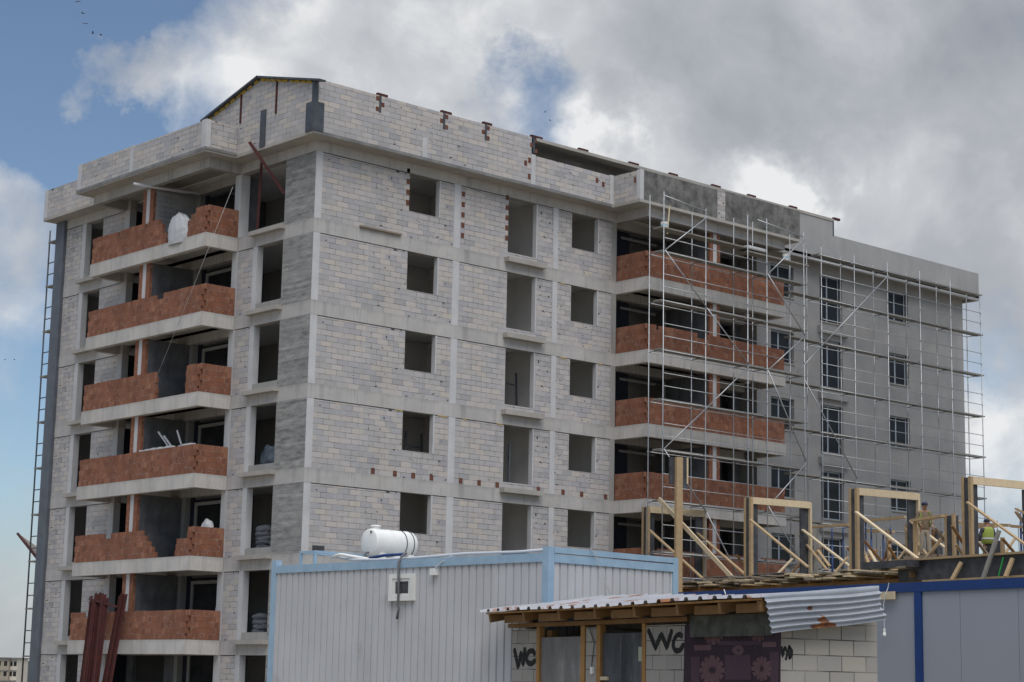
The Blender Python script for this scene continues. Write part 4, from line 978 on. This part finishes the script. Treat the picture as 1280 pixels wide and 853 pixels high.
# graffiti strokes on the blocks
def ribbon(m, pts, w, nrm, smooth=False):
    pts = [Vector(p) for p in pts]; n = Vector(nrm)
    cr = []
    for i in range(len(pts)-1):
        a, b, c, d = pts[max(i-1, 0)], pts[i], pts[i+1], pts[min(i+2, len(pts)-1)]
        for s_ in range(4):
            t = s_/4; cr.append(.5*((2*b)+(c-a)*t+(2*a-5*b+4*c-d)*t*t+(3*b-a-3*c+d)*t**3) if smooth else b+(c-b)*t)
    cr.append(pts[-1]); L, Rr, k = [], [], len(cr)
    for i, p in enumerate(cr):
        d = (cr[min(i+1, k-1)]-cr[max(i-1, 0)]).normalized(); s2 = d.cross(n).normalized()*w*.5*random.uniform(.86, 1.1)
        L.append(p+s2); Rr.append(p-s2)
    for i in range(k-1):
        o_ = n*(-.0008*(i % 3)); m.prism([L[i]+o_, L[i+1]+o_, Rr[i+1]+o_, Rr[i]+o_], n*.002)
    for p in (cr[0], cr[-1]): m.prism([p+(n.cross(Vector((0, 0, 1)))*math.cos(q)+Vector((0, 0, 1))*math.sin(q))*w*.5-n*.003 for q in [i*math.pi/5 for i in range(10)]], n*.002)
def gf(zx, zy, pts, v=.3455): return [spt(zx+x/7.975, zy+y/7.975, v) for x, y in pts]
nr = SF.v; nu = SF.u
def letter(pts, w, n, smooth=False, more=()):
    m = MB(); ribbon(m, pts, w, n, smooth)
    for q, sm in more: ribbon(m, q, w, n, sm)
    hs(m.build('graffiti_letter', M['paint_black']))
letter(gf(740, 746, [(565, 345), (600, 430), (632, 515), (660, 440), (690, 375), (715, 430), (742, 508), (768, 430), (790, 350)]), .072, nr)
letter(gf(740, 746, [(892, 392), (872, 378), (845, 388), (820, 425), (808, 475), (818, 520), (845, 540), (880, 528), (905, 485)]), .066, nr, True)
letter(gf(600, 730, [(345, 668), (360, 740), (378, 828), (395, 760), (408, 690), (418, 740), (428, 800), (440, 730), (447, 660)]), .088, nr)
letter(gf(600, 730, [(542, 692), (520, 668), (485, 682), (462, 730), (475, 782), (512, 795), (545, 768)]), .08, nr, True)
def side(zx, zy, pts, u=.1035): return [(lambda t: SF.P(u, t[0], t[1]))(SF.onU(zx+x/7.975, zy+y/7.975, u)) for x, y in pts]
letter(side(960, 730, [(136, 635), (148, 728), (164, 640)]), .03, nu)
letter(side(960, 730, [(214, 622), (196, 690), (180, 748)]), .03, nu, False, [(side(960, 730, [(172, 635), (195, 690)]), False)])
letter(side(960, 730, [(216, 636), (236, 660), (238, 710), (216, 742)]), .03, nu, True, [(side(960, 730, [(216, 636), (216, 742)]), False)])
# patterned carpet over the third doorway
M['carpet'] = m_plain('dark_plum_carpet', (.060,.042,.052), (.044,.032,.042), 24, .95, 0, .05)
M['carpet_rose'] = m_plain('dusty_rose_pile', (.155,.095,.10), (.12,.072,.08), 30, .95, 0, .05)
M['carpet_mid'] = m_plain('purple_pile', (.095,.062,.078), (.078,.05,.066), 30, .95, 0, .05)
m = MB(); nx, nz = 40, 20; vs, fs = [], []
def cv(u, z): return .325-.02*math.sin(u*6.5)-.012*math.sin(u*15+z*2)-(.03 if u < .35 else 0)*min((.35-u)/.2, 1)
for i in range(nx+1):
    for k in range(nz+1):
        u = .02+(2.07-.02)*i/nx; z = .1+(1.95-.1)*k/nz; vs.append(SF.P(u, cv(u, z), z))
for i in range(nx):
    for k in range(nz): fs.append((i*(nz+1)+k, (i+1)*(nz+1)+k, (i+1)*(nz+1)+k+1, i*(nz+1)+k+1))
m.add(vs, fs, 0)
def patch(poly, mi, lift=.004):
    m.add([SF.P(u, cv(u, z)-lift, z) for u, z in poly], [tuple(range(len(poly)))], mi)
def strip(u0, u1, z0, z1, mi, lift=.003):
    n = max(2, int((u1-u0)/.06)); us_ = [u0+(u1-u0)*i/n for i in range(n+1)]
    for a, b in zip(us_, us_[1:]): patch([(a, z0), (b, z0), (b, z1), (a, z1)], mi, lift)
def flower(px, py, rp, mi=1, n=12):
    uc, zc = fu(px, py); ru = abs(fu(px+rp, py)[0]-uc); rz_ = abs(fu(px, py+rp)[1]-zc)
    r = 1.0; lim = lambda u, z: (min(max(uc+ru*(u-uc), .03), 2.06), min(max(zc+rz_*(z-zc), .1), 1.94))
    for k in range(n):
        a = 2*math.pi*k/n; ca, sa = math.cos(a), math.sin(a); pts = []
        for t in range(9):
            f = t/8; pts.append((r*(.16+.84*f), r*.185*math.sin(min(f*1.15, 1)*math.pi*.62)))
        for t in range(8, -1, -1):
            f = t/8; pts.append((r*(.16+.84*f), -r*.235*math.sin(min(f*1.15, 1)*math.pi*.62)))
        for (x, y), (x2, y2) in zip(pts[:8], pts[1:9]):
            patch([lim(*q) for q in ((uc+x*ca-y*sa, zc+x*sa+y*ca), (uc+x*ca+y*sa, zc+x*sa-y*ca), (uc+x2*ca+y2*sa, zc+x2*sa-y2*ca), (uc+x2*ca-y2*sa, zc+x2*sa+y2*ca))], mi)
def fu(px, py): return SF.onV(px, py, .31)
for px, py, r in ((889, 838, 18.5), (952, 836, 15.5), (891, 790, 16), (947, 787, 15), (921, 813, 6.5)): flower(px, py, r)
for (xa, ya, xb, yb, mi) in ((866, 806.5, 888, 813, 1), (952, 803, 972, 809, 1), (905, 790, 938, 794, 2), (897, 802, 950, 806, 2), (908, 819, 936, 850, 2), (863, 821, 871, 853, 2), (965, 815, 975, 853, 2)):
    ua, za = fu(xa, ya); ub, zb_ = fu(xb, yb); strip(min(ua, ub), max(ua, ub), min(za, zb_), max(za, zb_), mi)
o = m.build('carpet', [M['carpet'], M['carpet_rose'], M['carpet_mid']], smooth=True); tag(o, 'dark plum carpet with rose flowers hung over the hut doorway', 'carpet')
o = MB().fbox(SF, .14, 1.86, .255, .275, 1.80, 2.05).build('mossy_board', m_conc('mossy_board', a=(.115,.115,.10), b=(.05,.053,.045), drip=.2, scale=6)); tag(o, 'dark mossy board over the top of the flowered carpet', 'board')
hs(MB().fbox(SF, .02, .06, .2, .26, 1.98, 2.18).build('end_batten', M['wood_light']))

# ------------------------------------------------------------------ blue framed container
BF = Frame((-14.33, -38.03), 82.28); BT, BB = 2.9, .45
blue = empty('office_container', BF.P(3, 1.2, 0), BF.a); tag(blue, 'grey panelled site container with deep blue frame at the right', 'container')
def hb(o): return hang(blue, o)
UA, UB = -3.4, 8.8
hb(MB().fbox(BF, UA, UB, 0, .14, BT-.15, BT).build('top_rail', M['blue'])); hb(MB().fbox(BF, UA, UB, 0, .14, BB, BB+.16).build('bottom_rail', M['blue']))
hb(MB().fbox(BF, UB-.14, UB, .142, 2.3, BT-.15, BT).fbox(BF, UA, UA+.14, .142, 2.3, BT-.15, BT).build('top_rail', M['blue']))
for u in (UA, 2.08, UB-.14): hb(MB().fbox(BF, u, u+.14, .003, .137, BB+.161, BT-.151).build('post', M['blue']))
x = UA+.141
while x < UB-.2:
    e = min(x+1.14, UB-.141)
    if x < 2.08 < e: e = 2.079
    hb(MB().fbox(BF, x, e-.008, .035, .09, BB+.161, BT-.151).build('panel', M['panel_grey']))
    x = e if abs(e-2.079) > .01 else 2.221
hb(MB().fbox(BF, UA+.02, UA+.06, .142, 2.24, BB, BT-.152).build('end_panel', M['panel_grey']))
hb(MB().fbox(BF, UA+.1, UB-.1, .095, 2.3, BT-.1, BT-.06).build('roof', M['galv'])); hb(MB().fbox(BF, UA, UB, 2.25, 2.3, BB, BT-.1).fbox(BF, UB-.06, UB-.02, .15, 2.24, BB, BT-.152).build('rear_wall', M['panel_grey']))
for u in (UA+.1, 0, 4, UB-.4): hb(MB().fbox(BF, u, u+.3, .1, .4, 0, BB-.002).fbox(BF, u, u+.3, 1.9, 2.2, 0, BB-.002).build('footing', M['conc_dark']))
# lifting lug: a plate with an eye
def lug(u):
    m = MB(); P = lambda a, z: BF.P(u+a, .05, z)
    n = 14; outer, inner = [], []
    for i in range(n):
        t = 2*math.pi*i/n; outer.append((math.cos(t)*.075, math.sin(t)*.075)); inner.append((math.cos(t)*.035, math.sin(t)*.035))
    for y in (.05, .075):
        vs = [BF.P(u+a-.03, y, BT+.13+b) for a, b in outer]+[BF.P(u+a-.03, y, BT+.13+b) for a, b in inner]
        m.add(vs, [(i, (i+1) % n, n+(i+1) % n, n+i) for i in range(n)])
    for L in (outer, inner):
        vs = [BF.P(u+a-.03, .05, BT+.13+b) for a, b in L]+[BF.P(u+a-.03, .075, BT+.13+b) for a, b in L]
        m.add(vs, [(i, (i+1) % n, n+(i+1) % n, n+i) for i in range(n)])
    m.fbox(BF, u-.08, u+.09, .048, .077, BT+.001, BT+.07)
    return m
hb(lug(UB-.2).build('lifting_lug', M['blue']))
def bpt(px, py, v=-.04): t = BF.onV(px, py, v); return BF.P(t[0], v, t[1])
(ua, za), (ub, zb_) = BF.onV(1096, 750, -.05), BF.onV(1118, 739.5, -.05)
o = MB().fbox(BF, min(ua, ub), max(ua, ub), -.07, -.03, min(za, zb_), max(za, zb_)).build('wood_scrap', M['wood_light']); tag(o, 'short pale wood scrap fixed under the blue rail beside the tin sheet', 'board')
lamp = empty('bulb_cord', bpt(1105.5, 788, -.08)); tag(lamp, 'unlit white bulb hanging on a white cord before the grey panels', 'bulb')
hang(lamp, MB().tube([bpt(1111, 729), bpt(1110, 735), bpt(1106.5, 744, -.08), bpt(1104.5, 755, -.08), bpt(1105, 768, -.08), bpt(1105.4, 785, -.08)], .007, 6).build('cord', M['white_sheet']))
hang(lamp, MB().tube([bpt(1104.4, 762, -.09), bpt(1105, 770, -.09)], .012, 6).build('black_joint', M['cable_black']))
p = bpt(1105.5, 788, -.08)
hang(lamp, MB().tube([p+Vector((0,0,.03)), p-Vector((0,0,.03))], .018, 10).build('socket', M['plastic_white']))
hang(lamp, MB().tube([p-Vector((0,0,.03)), p-Vector((0,0,.05)), p-Vector((0,0,.075)), p-Vector((0,0,.095)), p-Vector((0,0,.108))], [.015, .027, .032, .024, .006], 12).build('glass_bulb', M['plastic_white'], smooth=True))
o = MB().tube([bpt(905, 737, -.03), bpt(907, 743, -.03)], .009, 5).build('cable_tie', M['plastic_white']); tag(o, 'tiny white tie on the blue rail over the hut roof', 'cable tie')

# ------------------------------------------------------------------ workers
def skinned(name, chains, mat, parent, sub=1):
    """one continuous skinned surface: chains = lists of (point, rx, ry); shared points join"""
    vs, es, rad, idx = [], [], [], {}
    for ch in chains:
        last = None
        for p, rx, ry in ch:
            k = tuple(round(c, 3) for c in p)
            if k not in idx: idx[k] = len(vs); vs.append(p); rad.append((rx, ry))
            i = idx[k]
            if last is not None and last != i: es.append((last, i))
            last = i
    me = bpy.data.meshes.new(name); me.from_pydata(vs, es, []); me.materials.append(mat)
    o = bpy.data.objects.new(name, me); COL.objects.link(o); o.parent = parent
    sk = o.modifiers.new('skin', 'SKIN'); sk.use_smooth_shade = True
    for i, d in enumerate(me.skin_vertices[0].data): d.radius = rad[i]; d.use_root = (i == 0)
    o.modifiers.new('sub', 'SUBSURF').levels = sub; o.modifiers['sub'].render_levels = sub
    return o
SKIN = m_plain('tanned_skin', (.36,.20,.13), (.30,.16,.10), 8, .6)
def hand(side, wr, d):
    """palm and five fingers from the wrist along d"""
    d = Vector(d).normalized(); s = Vector((0, 1, 0)).cross(d).normalized()*side; t = d.cross(s)
    w = Vector(wr); ch = [[(tuple(w), .028, .024), (tuple(w+d*.05), .038, .018), (tuple(w+d*.085), .038, .016)]]
    base = w+d*.085
    for k, ln in ((-1.5, .062), (-.5, .075), (.5, .08), (1.5, .068)):
        b = base+t*k*.018
        ch.append([(tuple(base), .038, .016), (tuple(b+d*.01), .009, .009), (tuple(b+d*ln*.55+s*.006), .0085, .0085), (tuple(b+d*ln*.95+s*.022), .007, .007)])
    ch.append([(tuple(w+d*.05), .038, .018), (tuple(w+d*.06+t*.048), .011, .011), (tuple(w+d*.095+t*.06), .009, .009)])
    return ch
def worker(loc, rz, label, jacket, trousers, vestm, pose):
    r = empty('person', loc, rz); tag(r, label, 'person')
    hip = (0, 0, .93); ch = (0, .0, 1.40); nk = (0, .0, 1.50)
    arms = pose['arms']; legs = pose['legs']; hd = Vector(pose.get('head', (0, -.03, 1.63)))
    body = [[(hip, .15, .11), ((0, 0, 1.15), .14, .10), (ch, .16, .11), (nk, .06, .06), (tuple(hd-Vector((0, 0, .06))), .075, .085), (tuple(hd+Vector((0, .01, .04))), .08, .095), (tuple(hd+Vector((0, .01, .10))), .06, .07)],
            [(tuple(hd-Vector((0, 0, .01))), .07, .08), (tuple(hd+Vector((0, -.095, -.005))), .018, .02)]]
    for s, (el, wr, hdir) in zip((-1, 1), arms):
        body.append([(ch, .16, .11), ((s*.19, 0, 1.42), .06, .06), (el, .043, .043), (wr, .028, .024)])
        body += hand(s, wr, hdir)
    for s, (kn, an, toe) in zip((-1, 1), legs):
        body.append([(hip, .15, .11), ((s*.10, 0, .86), .09, .09), (kn, .06, .06), (an, .04, .04), (toe, .04, .03)])
    skinned('body', body, SKIN, r)
    j = [[((0, 0, .80), .185, .14), ((0, 0, .92), .18, .135), ((0, 0, 1.12), .17, .13), ((0, 0, 1.38), .185, .13), ((0, 0, 1.48), .09, .085)]]
    for s, (el, wr, _) in zip((-1, 1), arms):
        w2 = tuple(Vector(el)+(Vector(wr)-Vector(el))*.93)
        j.append([((0, 0, 1.38), .185, .13), ((s*.195, 0, 1.41), .078, .078), (el, .062, .062), (w2, .045, .045)])
    skinned('jacket', j, jacket, r)
    t = [[((0, 0, .93), .165, .125), ((0, 0, .86), .16, .12)]]
    for s, (kn, an, toe) in zip((-1, 1), legs): t.append([((0, 0, .86), .16, .12), ((s*.1, 0, .80), .10, .10), (kn, .08, .08), (an, .065, .065)])
    skinned('trousers', t, trousers, r)
    for s, (kn, an, toe) in zip((-1, 1), legs):
        skinned('boot', [[(tuple(Vector(an)+Vector((0, .02, -.02))), .055, .05), (tuple(Vector(an)+Vector((0, .0, -.05))), .05, .045), (tuple(Vector(toe)+Vector((0, -.02, 0))), .045, .035)]], M['film'], r)
    # hi-vis vest: shell round the trunk, open at the front, with shoulder straps
    m = MB(); n = 22; gap = R(44); rows = [(.93, .215, .175), (1.1, .205, .17), (1.28, .215, .175), (1.40, .218, .165), (1.475, .165, .125)]
    vs, fs = [], []
    for z, rx, ry in rows:
        for k in range(n+1):
            a = -math.pi/2+gap+(2*math.pi-2*gap)*k/n
            cut = 1.0
            vs.append((rx*math.cos(a), ry*math.sin(a), z-(.10 if z > 1.38 and abs(math.cos(a)) > .8 else 0)))
    for i in range(len(rows)-1):
        for k in range(n):
            a = -math.pi/2+gap+(2*math.pi-2*gap)*(k+.5)/n
            if i >= 2 and abs(math.cos(a)) > .86: continue
            fs.append((i*(n+1)+k, i*(n+1)+k+1, (i+1)*(n+1)+k+1, (i+1)*(n+1)+k))
    m.add(vs, fs); v = m.build('vest', vestm, r, smooth=True); v.modifiers.new('thick', 'SOLIDIFY').thickness = .012
    m = MB()
    for z in (1.08, ):
        for k in range(n):
            a0 = -math.pi/2+gap+(2*math.pi-2*gap)*k/n; a1 = -math.pi/2+gap+(2*math.pi-2*gap)*(k+1)/n
            m.add([(.222*math.cos(a0), .187*math.sin(a0), z), (.222*math.cos(a1), .187*math.sin(a1), z), (.224*math.cos(a1), .189*math.sin(a1), z+.05), (.224*math.cos(a0), .189*math.sin(a0), z+.05)], [(0, 1, 2, 3)])
    m.build('reflective_band', M['white_sheet'], r)
    c = MB(); c.tube([hd+Vector((0, .012, .03)), hd+Vector((0, .012, .075)), hd+Vector((0, .01, .115)), hd+Vector((0, .01, .135))], [.108, .106, .085, .03], 16)
    c.build('cap', m_plain('navy_cap', (.012,.018,.05), (.02,.025,.06), 6, .7), r, smooth=True).location = (0, 0, 0)
    MB().prism([tuple(hd+Vector(p)) for p in ((-.07, -.07, .045), (.07, -.07, .045), (.055, -.17, .03), (-.055, -.17, .03))], (0, 0, .012)).build('cap_peak', m_plain('navy_peak', (.012,.018,.05), (.02,.025,.06), 6, .7), r)
    for s in (-1, 1): MB().tube([hd+Vector((s*.08, .015, -.03)), hd+Vector((s*.088, .02, .01))], .018, 8).build('ear', SKIN, r, smooth=True)
    return r
HV = m_plain('hi_vis_yellow', (.28,.34,.06), (.22,.27,.06), 5, .8)
uw, zw = DF.onV(1155, 627, 1.75)
st = MB()
for i in range(6): st.fbox(DF, uw-.7+random.uniform(-.1, .1), uw+.7+random.uniform(-.1, .1), 1.45+.1*i, 1.54+.1*i, ZD-.05, ZD+(zw-1.775-ZD)-.002*(i % 2))
tag(st.build('timber_stack', M['wood_old']), 'low stack of old boards under the worker in the open yellow vest', 'timber stack')
to_cam = math.atan2(CAM.y+17, CAM.x-12)
w1 = worker(DF.P(uw, 1.75, zw-1.775), to_cam+math.pi/2+.35, 'worker in navy cap, brown jacket and open yellow vest, looking down', m_plain('brown_jacket', (.20,.15,.10), (.15,.11,.075), 7, .85), m_plain('beige_trousers', (.33,.28,.22), (.27,.23,.18), 7, .85), HV,
    dict(arms=(((-.27, -.03, 1.14), (-.20, -.22, .98), (.1, -.5, -.6)), ((.27, -.03, 1.14), (.20, -.22, .98), (-.1, -.5, -.6))), legs=(((-.11, -.02, .48), (-.12, .02, .08), (-.13, -.12, .04)), ((.11, -.04, .48), (.13, .0, .08), (.14, -.14, .04))), head=(0, -.06, 1.62)))
uw2, zw2 = DF.onV(1234, 648, 3.5)
w2 = worker(DF.P(uw2, 3.5, zw2-1.775), to_cam-math.pi/2+.5, 'worker in dark cap and trousers seen from behind inside the tallest column form', m_plain('dark_jacket', (.035,.035,.045), (.06,.06,.07), 7, .85), m_plain('black_trousers', (.03,.03,.032), (.045,.042,.04), 7, .85), HV,
    dict(arms=(((-.28, -.02, 1.14), (-.24, -.16, .93), (.0, -.3, -.8)), ((.28, -.02, 1.14), (.24, -.16, .93), (.0, -.3, -.8))), legs=(((-.11, .0, .48), (-.12, .03, .08), (-.13, -.11, .04)), ((.11, .0, .48), (.12, .03, .08), (.13, -.11, .04)))))
MB().tube([(.19*math.cos(t), .15*math.sin(t), .97) for t in [2*math.pi*k/16 for k in range(17)]], .022, 6).build('tool_belt', m_plain('red_belt', (.22,.02,.03), (.16,.02,.03)), w2)

# ------------------------------------------------------------------ birds
def bird(px, py, dist, a, flap):
    p = deep(px, py, dist); o = empty('bird', p, a); o.scale = (.5, .5, .5); tag(o, None, 'bird')
    MB().tube([(0, -.16, 0), (0, -.11, .01), (0, 0, .012), (0, .1, 0), (0, .2, -.005)], [.008, .035, .05, .03, .012], 8).build('body', M['film'], o, smooth=True)
    for s in (-1, 1):
        m = MB(); m.prism([(s*.03, -.06, .02), (s*.17, -.10, .02+flap*.10), (s*.36, .02, .02+flap*.22), (s*.17, .06, .02+flap*.10), (s*.03, .07, .02)], (0, 0, .008)); m.build('wing', M['film'], o)
    return o
flock = ((98, 2), (104, 17), (106.5, 30), (116, 42), (126, 43.5))
for i, (x, y) in enumerate(flock):
    tag(bird(x, y, 95+i*4, random.uniform(0, 6), random.uniform(-.6, .9)), 'small dark bird in the loose string of birds at the top left of the sky', 'bird', 'birds at the top left')
for x, y in ((681, 140.5), (688, 151)): tag(bird(x, y, 150, random.uniform(0, 6), .6), 'tiny dark bird in the blue gap above the middle of the roof', 'bird', 'birds over the roof')
for x, y in ((6, 450), (18, 450)): tag(bird(x, y, 170, random.uniform(0, 6), .5), 'tiny dark bird low in the sky left of the block', 'bird', 'birds left of the block')

# ------------------------------------------------------------------ far houses
GZ = -10.0
def far_house(px0, px1, ytop, dist, depth, label, wallm, bays, floors, trim=None):
    p = deep(px0, 846, dist); q = deep(px1, 846, dist); top = deep((px0+px1)/2, ytop, dist).z
    d = Vector((q.x-p.x, q.y-p.y, 0)); a = math.atan2(d.y, d.x); L = d.length
    fr = Frame((p.x, p.y), math.degrees(a)); nrm = Vector((fr.v.x, fr.v.y, 0))
    sg = 1 if nrm.dot(Vector((CAM.x-p.x, CAM.y-p.y, 0))) < 0 else -1
    zb = GZ; rt = empty('apartment_house', (p.x, p.y, zb), a); tag(rt, label, 'apartment house')
    hang(rt, MB().fbox(fr, 0, L, 0, sg*depth, zb, top).build('wall', wallm)); hang(rt, MB().fbox(fr, -.4, L+.4, -.4*sg, sg*(depth+.4), top+.002, top+.35).build('roof', M['conc_dark']))
    fh = (top-zb)/floors
    for f in range(floors):
        for b in range(bays):
            u = L*(b+.5)/bays; z = zb+f*fh+.9
            hang(rt, MB().fbox(fr, u-.5, u+.5, -.05*sg, -.004*sg, z, z+1.4).build('window', M['glass']))
        if trim: hang(rt, MB().fbox(fr, 0, L, -.25*sg, -.006*sg, zb+f*fh+2.55, zb+f*fh+2.85).build('floor_band', trim))
    return rt
TAN = m_plain('tan_render', (.36,.31,.24), (.31,.27,.21), .3, .9); CRM = m_plain('cream_render', (.62,.57,.47), (.55,.5,.42), .3, .9)
far_house(-22, 10, 823, 620, 14, 'far tan apartment house cut off by the left border', TAN, 4, 5, M['conc_dark'])
far_house(10.3, 20.5, 823.5, 622, 14, 'far cream apartment house joined to the tan one', CRM, 2, 5, M['conc_dark'])
far_house(21, 26.5, 827, 760, 12, 'far grey slab house behind the cream one', M['conc_dark'], 2, 5)
far_house(26.8, 46, 833.5, 800, 12, 'far white apartment house with dark windows beside the scaffold', CRM, 6, 5, M['conc_dark'])

# ------------------------------------------------------------------ ground, light, sky
def m_ground():
    n = NT('bare_site_ground'); col = n.mix(n.step(n.noise(.12, detail=8, rough=.65), .35, .65), (.23,.20,.16), (.31,.28,.235))
    return n.done(n.mix(n.math('MULTIPLY', n.step(n.noise(.02, detail=6), .5, .7), .6), col, (.10,.115,.06)), .95, 0, .1)
vs, fs = [], []; RR = [0, 40, 90, 140, 190, 250, 320, 420, 600, 1200, 2500, 5000]; N = 96
for r_ in RR:
    t_ = min(max((r_-150)/250, 0), 1); z = GZ*t_*t_*(3-2*t_)
    for i in range(N): a = 2*math.pi*i/N; vs.append((r_*math.cos(a), r_*math.sin(a), z+(1.2*noise.noise(Vector((r_*math.cos(a)*.01, r_*math.sin(a)*.01, 0))) if 200 < r_ < 2000 else 0)))
for k in range(1, len(RR)):
    for i in range(N):
        j = (i+1) % N; fs.append(((k-1)*N+i, k*N+i, k*N+j, (k-1)*N+j) if k > 1 else (i, N+i, N+j))
o = MB().add(vs, fs).build('ground', m_ground(), smooth=True); tag(o, None, None, None, 'structure')

SUN_EL, SUN_AZ = R(52), math.atan2(-.82, -.40)
sd = Vector((math.cos(SUN_EL)*math.cos(SUN_AZ), math.cos(SUN_EL)*math.sin(SUN_AZ), math.sin(SUN_EL)))
lt = bpy.data.lights.new('sun', 'SUN'); lt.energy = 1.5; lt.angle = R(42); lt.color = (1, .96, .90)
so = bpy.data.objects.new('sun', lt); COL.objects.link(so); so.rotation_euler = sd.to_track_quat('Z', 'Y').to_euler(); so.location = (-60, -90, 120)

wd = bpy.data.worlds.new('World'); SC.world = wd; wd.use_nodes = True
t = wd.node_tree; t.nodes.clear()
class W(NT):
    def __init__(s): s.t = t; s.tc = s.nd('ShaderNodeTexCoord')
w = W()
out = w.nd('ShaderNodeOutputWorld'); bg = w.nd('ShaderNodeBackground', {'Strength': .10}); t.links.new(bg.outputs[0], out.inputs[0])
sky = w.nd('ShaderNodeTexSky', sky_type='NISHITA', sun_disc=False, sun_elevation=SUN_EL, sun_rotation=math.pi/2-SUN_AZ, altitude=900, air_density=1.0, dust_density=1.2, ozone_density=1.6)
dirv = w.nd('ShaderNodeVectorMath', {0: w.tc.outputs['Generated']}, operation='NORMALIZE').outputs[0]
n1 = w.noise(5.2, dirv, 8, .5); 
warp = w.nd('ShaderNodeTexNoise', {'Vector': dirv, 'Scale': 7., 'Detail': 4}).outputs[1]
dv2 = w.nd('ShaderNodeVectorMath', {0: dirv, 1: w.nd('ShaderNodeVectorMath', {0: warp, 1: (.10, .10, .10)}, operation='MULTIPLY').outputs[0]}, operation='ADD').outputs[0]
n2 = w.noise(9., dv2, 9, .54); n3 = w.noise(24., dv2, 7, .55)
wa = w.nd('ShaderNodeTexNoise', {'Vector': dirv, 'Scale': 9., 'Detail': 9, 'Roughness': .62}).outputs[1]
wb = w.nd('ShaderNodeVectorMath', {0: wa, 1: (.5, .5, .5)}, operation='SUBTRACT').outputs[0]
ragged = w.nd('ShaderNodeVectorMath', {0: w.nd('ShaderNodeVectorMath', {0: dirv, 1: w.nd('ShaderNodeVectorMath', {0: wb, 1: (.16, .16, .16)}, operation='MULTIPLY').outputs[0]}, operation='ADD').outputs[0]}, operation='NORMALIZE').outputs[0]
def blob(px, py, rad, soft=1.0):
    d = ray(px, py).normalized(); a = math.radians(rad)
    dp = w.nd('ShaderNodeVectorMath', {0: ragged, 1: tuple(d)}, operation='DOT_PRODUCT').outputs[1]
    ang = w.math('ARCCOSINE', w.math('MINIMUM', dp, .999999))
    mr = w.nd('ShaderNodeMapRange', {'Value': ang, 'From Min': a, 'From Max': a*(1-soft) if soft < 1 else 0., 'To Min': 0., 'To Max': 1.}, interpolation_type='SMOOTHSTEP')
    return mr.outputs[0]
def field(lst, base):
    acc = base
    for px, py, rad, wt, *sf in lst:
        acc = w.math('MULTIPLY_ADD', blob(px, py, rad, *(sf or [1.0])), wt, acc)
    return acc
# cover: thick cloud to the right and overhead, broken cumulus edge, blue to the left
cov = field([(950, 60, 17, .95), (1250, 500, 10, .40), (560, 20, 7, .36), (400, 60, 4.2, .20), (270, 70, 3.6, .27), (190, 72, 2.6, .24), (112, 88, 2.4, .62), (165, 62, 1.8, .30), (215, 50, 1.6, .22), (10, 290, 3.2, .50), (450, 130, 4.5, .12), (-60, 900, 12, .34),
             (692, 138, 3.0, -.80), (610, 150, 3.0, -.48), (1235, 440, 2.4, -.45), (915, 250, 1.0, -.25), (860, 200, .9, -.2), (80, 20, 7, -.34), (40, 470, 5.5, -.22), (30, 640, 5, -.12), (170, 210, 6.0, -.34), (60, 180, 3, -.25)],
            w.math('MULTIPLY_ADD', n1, .75, w.math('MULTIPLY_ADD', n2, .75, w.math('MULTIPLY_ADD', n3, .30, -.42))))
mask = w.math('POWER', w.step(cov, .42, .98), .85)
lit = field([(950, 225, 2.6, .34), (985, 250, 2.0, .22), (870, 195, 2.0, .10), (745, 172, 2.0, .30), (790, 155, 2.6, .16), (1262, 575, 2.8, .26), (1250, 480, 2.4, .18), (560, 60, 6, .12), (300, 60, 5, .16), (450, 30, 4, .08), (1060, 150, 3.0, -.10), (1240, 40, 6.5, -.22), (850, 70, 5, -.10), (1130, 330, 4, -.06), (990, 40, 4, -.08), (-40, 900, 11, -.18)],
            w.math('MULTIPLY_ADD', n2, .95, w.math('MULTIPLY_ADD', n3, .45, .05)))
cl = w.ramp(lit, [(.20, (.25,.278,.33)), (.42, (.345,.37,.415)), (.64, (.45,.472,.508)), (.84, (.60,.62,.65)), (1.0, (.84,.85,.86))])
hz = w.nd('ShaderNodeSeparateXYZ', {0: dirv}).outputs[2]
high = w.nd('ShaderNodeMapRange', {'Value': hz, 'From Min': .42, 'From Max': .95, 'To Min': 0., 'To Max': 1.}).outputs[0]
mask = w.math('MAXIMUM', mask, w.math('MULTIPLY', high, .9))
gain = w.math('MULTIPLY_ADD', high, 27., 9.4)  # unseen overhead cloud brightened toward the zenith, added for ambient light
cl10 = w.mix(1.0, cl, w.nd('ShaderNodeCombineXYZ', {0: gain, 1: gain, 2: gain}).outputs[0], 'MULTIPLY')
sk = w.mix(.05, w.mix(1.0, sky.outputs[0], (.84, .88, .90), 'MULTIPLY'), (3.6, 3.8, 4.3))
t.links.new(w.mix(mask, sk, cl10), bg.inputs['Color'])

cam = bpy.data.cameras.new('camera'); co = bpy.data.objects.new('camera', cam); COL.objects.link(co)
cam.sensor_width = 36; cam.sensor_fit = 'HORIZONTAL'; cam.lens = F_PX/1280*36; cam.clip_start = .1; cam.clip_end = 9000
mt = Matrix(((AR.x, AU.x, -AW.x, CAM.x), (AR.y, AU.y, -AW.y, CAM.y), (AR.z, AU.z, -AW.z, CAM.z), (0, 0, 0, 1))); co.matrix_world = mt
SC.camera = co
SC.view_settings.view_transform = 'Standard'; SC.view_settings.look = 'None'; SC.view_settings.gamma = 1; SC.view_settings.exposure = .07; SC.view_settings.use_curve_mapping = False
SC.render.engine = 'CYCLES'; SC.cycles.use_denoising = True
SC.cycles.max_bounces = 8; SC.cycles.diffuse_bounces = 4
